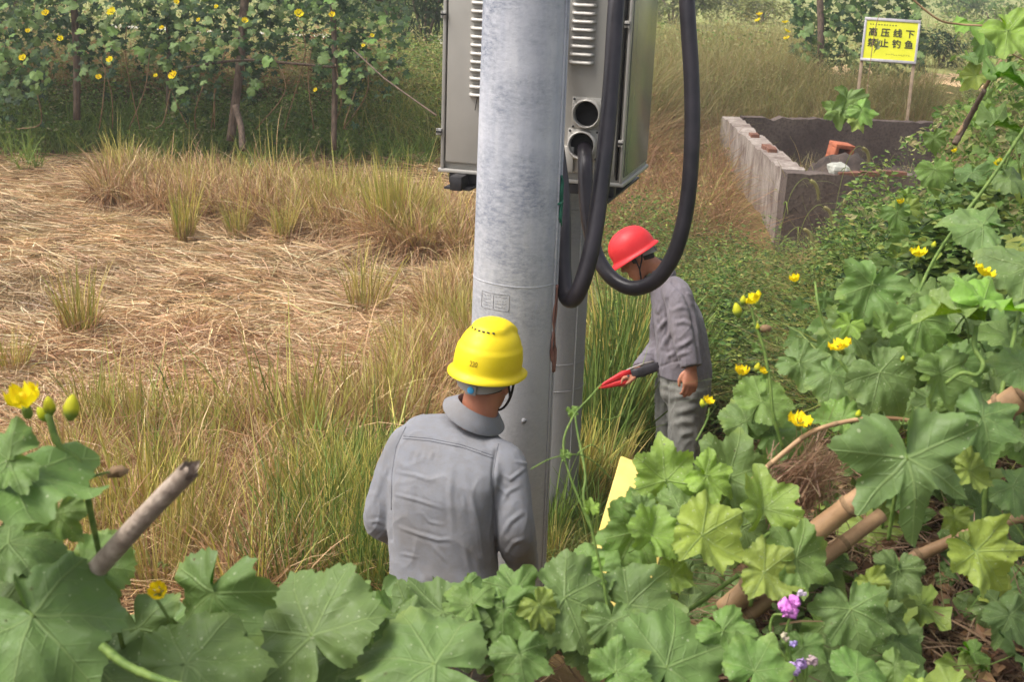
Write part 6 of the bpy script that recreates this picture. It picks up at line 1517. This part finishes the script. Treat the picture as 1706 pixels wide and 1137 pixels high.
# ------------------------------------------------------------------ far trellis with its vine (left) and another behind the sign
def trellis(label, posts, bars, d_of, th):
    c = PV(*posts[0][1]); c.z = float(terrain(c.x, c.y)); ro = empty('bean_trellis', c, label, 'trellis')
    for a, b, r_ in posts:
        pa, pb = PV(*a), PV(*b); m = MB(); p = curve_pts([pa, (pa + pb) / 2 + Vector((.03, 0, 0)), pb], 14); m.tube(p, [r_ * (1 + .12 * mnoise.noise(q * 3)) for q in p], 9); m.build('post', MAT['darkwood'], ro, True, c)
    for pts, r_ in bars:
        m = MB(); m.tube(curve_pts([PV(*q) for q in pts], 16), r_, 7); m.build('crossbar', MAT['darkwood'], ro, True, c)
    return ro
DT = 15.6
trellis('crooked wooden post trellis under the dense flowering vine at upper left',
        [((118, -60, DT), (128, 200, DT + .3), .048), ((410, -40, DT), (384, 235, DT + .2), .058), ((552, -40, DT), (556, 250, DT + .2), .038), ((276, -20, DT + .9), (280, 190, DT + 1.2), .035), ((392, 176, DT - .1), (404, 250, DT - .3), .04)],
        [([(-60, -30, DT + .3), (180, -36, DT + .3), (420, -30, DT + .3), (640, 0, DT + .3)], .02), ([(310, 112, DT), (400, 100, DT - .05), (470, 104, DT), (560, 112, DT)], .018)], None, None)
VF = vine(320, 60, DT, 'broad luffa vine with many small yellow flowers draped over the upper left trellis')
kf = 0
def far_leaf(v, px, py, size, d, c):
    o = put_leaf(v, px, py, size, d, random.gauss(-90, 60), 'x', c, random.uniform(.2, .9), random.gauss(0, .4), 0, random.choice(SML)); return o
def low(x): return 122 + 30 * math.sin(x * .021 + .8) + 30 * math.sin(x * .047) + 22 * math.sin(x * .11)
while kf < 290:
    px = random.uniform(-40, 650); py = random.uniform(-40, 190)
    if py > low(px) + random.gauss(0, 14): continue
    if random.random() < .25 * (px > 600): continue
    far_leaf(VF, px, py, random.uniform(14, 26), DT + random.uniform(-.55, .3), random.choice((5, 5, 0, 0, 1, 4))); kf += 1
def vine_mass(v, n, box, keep, d, size, cols, name='foliage_mass'):
    px = rng.uniform(box[0], box[1], n); py = rng.uniform(box[2], box[3], n); k = np.array([keep(a, b) for a, b in zip(px, py)])
    px, py = px[k], py[k]; m = len(px); dd = d + rng.uniform(-.3, 1.3, m)
    X = np.array([P(a, b, c) for a, b, c in zip(px, py, dd)]); nr = norm(np.array([0, -.5, .8]) + rng.normal(size=(m, 3)) * .55); a = rng.uniform(0, 2 * PI, m)
    ax = norm(np.stack([np.cos(a), np.sin(a) * .6 - .3, -.5 + np.sin(a) * .6], -1)); V, Q, C = lobed(X - np.array(v.location), ax, nr, size * rng.uniform(.6, 1.3, m), pal(cols, m, .2))
    tag(link(name, np_mesh(name, V, Q, MAT['foliage'], C), v), kind='stuff')
LF = [(58, 82, 52), (48, 72, 42), (72, 96, 58), (66, 92, 46), (88, 112, 58)]
vine_mass(VF, 7500, (-120, 680, -130, 210), lambda x, y: y < low(x) + random.gauss(0, 20) and (x < 610 or random.random() < .5), DT, .078, LF)
for px, py, s in ((75, 20, 15), (185, 18, 19), (100, 63, 13), (37, 95, 15), (182, 98, 14), (164, 127, 12), (287, 124, 19), (408, 33, 13), (498, 21, 19), (553, 23, 13), (525, 149, 9), (269, 45, 10), (259, 125, 9), (294, 2, 11), (46, 50, 10), (330, 32, 9), (605, 75, 8), (360, 10, 9), (620, 58, 9)):
    put_flower(VF, px, py, s * 1.0, DT - .66, FL[1], imdir(random.uniform(-.4, .4), -.4, -.8))
for k in range(16):
    x = random.uniform(30, 640); put_stem(VF, [(x, low(x) - 20, DT), (x + random.uniform(-20, 20), low(x) + 40, DT + .1), (x + random.uniform(-40, 40), 215, DT + .4)], .008, 'dry_stem', 'twig', 5, 10)
D2 = 21.5
trellis('single wooden trellis post behind the tall grass left of the warning sign', [((1363, -60, D2), (1366, 140, D2 + .1), .06)], [([(1300, -10, D2), (1400, -14, D2), (1530, -10, D2)], .03)], None, None)
V2 = vine(1420, 40, D2, 'dark leafy luffa vine hanging from the far trellis behind the warning sign')
kf = 0
while kf < 90:
    px = random.uniform(1325, 1535); py = random.uniform(-20, 125)
    if py > 120 - .02 * abs(px - 1400): continue
    far_leaf(V2, px, py, random.uniform(13, 24), D2 + random.uniform(-.3, .5), random.choice((5, 0, 0, 1))); kf += 1
vine_mass(V2, 1100, (1320, 1540, -80, 130), lambda x, y: True, D2 + .2, .11, LF)
for px, py in ((1265, 22), (1262, 32), (1308, 35), (1312, 50), (1310, 62)): put_flower(V2, px, py, 11, D2 - .3, FL[1])

# ------------------------------------------------------------------ sticks, bamboo, board, litter
def pole_stick(name, label, cat, pts, r0, r1, mat, nodes=0, group=None, hollow=False):
    p = curve_pts([PV(*q) for q in pts], 36); m = MB(); rr = []
    for i in range(37):
        r_ = r0 + (r1 - r0) * i / 36
        if nodes and i % nodes == nodes // 2: r_ *= 1.10
        rr.append(r_ * (1 + .03 * mnoise.noise(p[i] * 30)))
    if hollow:       # split, ragged upper end
        m.tube(p, rr, 14, False); m.tube(p[::-1], [q * .62 for q in rr[::-1]], 14, False); k = 14
        for j in range(14): m.F.append((36 * 14 + j, 36 * 14 + (j + 1) % 14, 37 * 14 + (14 - j - 1) % 14, 37 * 14 + (14 - j) % 14)) if False else None
        for v in range(len(m.V)):
            if v >= 36 * 14 and v < 37 * 14 + 14: m.V[v] = m.V[v] + (p[0] - p[36]).normalized() * (.012 * math.sin(v * 1.9) + .008)
        m.lathe([(0, 0), (rr[-2] * .98, 0)], 14, Matrix.Translation(p[35]) @ frame(Vector(_U), p[36] - p[35]).to_4x4())
    else:
        for i in range(37): p[i] = p[i] + Vector((mnoise.noise(p[i] * 5), mnoise.noise(p[i] * 5 + Vector((7, 0, 0))), mnoise.noise(p[i] * 5 + Vector((0, 7, 0))))) * r0 * .25
        m.tube(p, rr, 12)
    o = m.build(name, MAT[mat])
    if nodes and not hollow:
        for i in range(nodes // 2, 37, nodes):
            t_ = (p[min(i + 1, 36)] - p[i - 1]).normalized(); q = MB(); q.lathe([(rr[i] * .96, -.006), (rr[i] * 1.09, -.003), (rr[i] * 1.03, 0), (rr[i] * 1.10, .003), (rr[i] * .96, .007)], 12, Matrix.Translation(p[i]) @ frame(t_.orthogonal(), t_).to_4x4()); q.build('node_ring', MAT['twig'], o)
    return tag(o, label, cat, group)
st = pole_stick('wooden_stick', 'weathered grey stick with a split end slanting up out of the left leaves', 'stick', [(20, 1110, 2.14), (125, 990, 1.92), (230, 873, 1.74), (322, 778, 1.60)], .0175, .0135, 'wood', 0, None, True)
for pts, r0, r1, lab in (([(1205, 1020, 2.75), (1300, 940, 2.7), (1380, 872, 2.66), (1462, 812, 2.62), (1560, 740, 2.7)], .026, .022, 'thick tan bamboo pole rising from the brown litter towards the star shaped leaf'),
                         ([(1150, 1090, 2.8), (1240, 1030, 2.75), (1320, 968, 2.75), (1470, 860, 2.8)], .019, .017, 'brown bamboo pole lying just below the thick tan one'),
                         ([(1640, 700, 2.75), (1690, 668, 2.7), (1780, 610, 2.65)], .032, .030, 'stout brown pole end poking in at the right picture edge'),
                         ([(850, 1092, 2.55), (930, 1078, 2.55), (1060, 1086, 2.55), (1180, 1060, 2.6)], .017, .015, 'reddish bamboo pole half hidden under the bottom centre leaves'),
                         ([(1400, 1000, 2.95), (1520, 930, 2.95), (1640, 880, 2.95), (1760, 850, 2.95)], .016, .014, 'thin dark bamboo pole behind the hanging star leaf')):
    pole_stick('bamboo_pole', lab, 'bamboo pole', pts, r0, r1, 'bamboo', 9)
pole_stick('dry_branch', 'long thin dry branch arching over the leaves below the round yellow flower', 'branch', [(1255, 800, 2.62), (1310, 752, 2.6), (1350, 722, 2.6), (1400, 705, 2.6), (1460, 697, 2.6), (1525, 705, 2.62), (1580, 740, 2.65)], .0058, .0042, 'bamboo', 7)
def board():
    a, b, c, d = PV(1040, 764, 3.25), PV(1062, 772, 3.28), PV(1050, 835, 3.2), PV(994, 892, 3.12)
    X = (b - a).normalized(); top = (a + b) / 2; bot = PV(1012, 905, 3.1); Zd = (top - bot); H = Zd.length; Z = Zd.normalized(); n = Vector(-_F); X = Z.cross(n).normalized() * -1; X = X if X.dot(Vector(_R)) > 0 else -X; Y = Z.cross(X)
    ro = empty('yellow_board', bot, 'pale yellow board leaning among the leaves right of the pale pole', 'board'); R = Matrix((X, Y, Z)).transposed()
    y1 = noisy('pale_yellow_board', srgb(222, 194, 96), srgb(232, 206, 118), 8, 0.6, 0.1)
    m = MB(); m.box(R @ Vector((.055, 0, H / 2 - .12)), (.17, .012, H + .24), R, .003); autosmooth(m.build('panel', y1, ro))
board()
def litter():
    P_ = []
    X = region(9000, 700, 1800, 700, 1300, 7, lambda px, py, X: (X[:, 2] > .4) * 1.0); n = len(X)
    a = rng.uniform(0, 2 * PI, n); el = rng.normal(size=n) * .25 + .1; d = np.stack([np.cos(a) * np.cos(el), np.sin(a) * np.cos(el), np.sin(el)], -1)
    X = X + np.stack([np.zeros(n), np.zeros(n), rng.random(n) * .05], -1)
    P_.append(ribbons(X, d, rng.uniform(.06, .26, n), np.stack([rng.normal(size=n) * .2, rng.normal(size=n) * .2, -np.abs(rng.normal(size=n)) * .2], -1), rng.uniform(.0025, .006, n), pal([(104, 82, 62), (128, 104, 82), (74, 58, 46), (156, 130, 104)], n), pal([(122, 98, 76), (150, 124, 98), (168, 142, 112)], n), 3, .5))
    X = region(3500, 700, 1800, 700, 1300, 7, lambda px, py, X: (X[:, 2] > .4) * 1.0); P_.append(weed_leaves(X, .07, .05, [(118, 92, 66), (146, 116, 84), (90, 70, 52), (158, 128, 92)], .5, 2, 1.2))
    stuff('dry_litter', P_)
    # tangle of dry stalks beside the thick bamboo pole
    n = 420; c = np.array([P(a, b, q) for a, b, q in zip(rng.normal(1340, 26, n), rng.normal(800, 24, n), rng.uniform(2.68, 2.85, n))]); d = norm(np.array(imdir(.75, -.8, 0)) + rng.normal(size=(n, 3)) * .55)
    stuff('dry_stalk_tangle', [ribbons(c - d * .06, d, rng.uniform(.06, .17, n), rng.normal(size=(n, 3)) * .2, rng.uniform(.002, .004, n), pal([(150, 118, 92), (176, 146, 118), (126, 98, 78)], n), pal([(150, 118, 92), (176, 146, 118)], n), 3, .5)])
litter()
def bean_flowers():
    ro = empty('bean_plant', PV(1320, 1160, 2.3), 'flowering bean plant with pink purple blossoms at the bottom edge', 'bean plant')
    def flo(px, py, s, col, d=2.3):
        m = MB(); c = PV(px, py, d); r_ = random.Random(px)
        for k in range(7):
            a = r_.uniform(0, 6.28); q = s * d / FPX * .35
            m.ball(c + (imdir(math.cos(a), math.sin(a), r_.uniform(-.6, .2)) * q * .8), Vector(_R) * q * r_.uniform(.5, .9), Vector(_U) * q * r_.uniform(.5, .8), Vector(_F) * q * .35, 12, 8)
        for i_, v_ in enumerate(m.V): m.V[i_] = v_ + Vector((mnoise.noise(v_ * 260), mnoise.noise(v_ * 260 + Vector((9, 0, 0))), mnoise.noise(v_ * 260 + Vector((0, 9, 0))))) * q * .55
        m.build('blossom', noisy('bean_blossom', srgb(*col), srgb(min(255, col[0] + 24), col[1] + 40, min(255, col[2] + 16)), 70, 0.7), ro, True, ro.location)
    flo(1318, 1012, 38, (204, 110, 200)); flo(1330, 1112, 30, (170, 130, 196)); flo(1354, 1102, 20, (168, 140, 150)); flo(1322, 1072, 14, (158, 130, 200)); flo(1308, 1062, 16, (170, 150, 140)); flo(1336, 990, 16, (186, 160, 190))
    put_stem(ro, [(1335, 1200, 2.34), (1322, 1120, 2.33), (1310, 1060, 2.32), (1318, 1025, 2.31)], .003); put_stem(ro, [(1322, 1120, 2.33), (1286, 1060, 2.33), (1288, 1028, 2.33), (1305, 1025, 2.32)], .0028)
    put_stem(ro, [(1340, 1160, 2.33), (1345, 1110, 2.32), (1352, 1090, 2.31)], .0022)
bean_flowers()
def dry_weed():
    ro = empty('dry_weed', gpt(1478, 250), 'dry weed stem with one brown leaf crossing the yellow warning sign', 'weed'); d = 17.5
    put_stem(ro, [(1440, 190, d), (1448, 120, d), (1456, 60, d), (1464, 24, d)], .006, 'dry_stem', 'twig', 5)
    me = MID[0]; o = put_leaf(ro, 1461, 75, 24, d, -120, 'x', 0, .7, .4, 0, MID[2]); o.scale = (o.scale[0] * .5, o.scale[1] * 1.5, o.scale[2]); o.color = (.09, .055, .03, 0)
dry_weed()
# ================================================================== haze
def haze():
    m = MB(); m.box((0, 0, 3.3), (1800, 1800, 11.6)); t = NT('thin_air_haze'); t.t.nodes.remove(t.b)
    v = t.n('ShaderNodeVolumePrincipled'); v.inputs['Color'].default_value = (.93, .94, .92, 1); v.inputs['Density'].default_value = 0.0022; v.inputs['Anisotropy'].default_value = 0.2
    t.l(v.outputs[0], t.out.inputs['Volume']); tag(m.build('haze', t.m, None, False), kind='stuff')
haze()
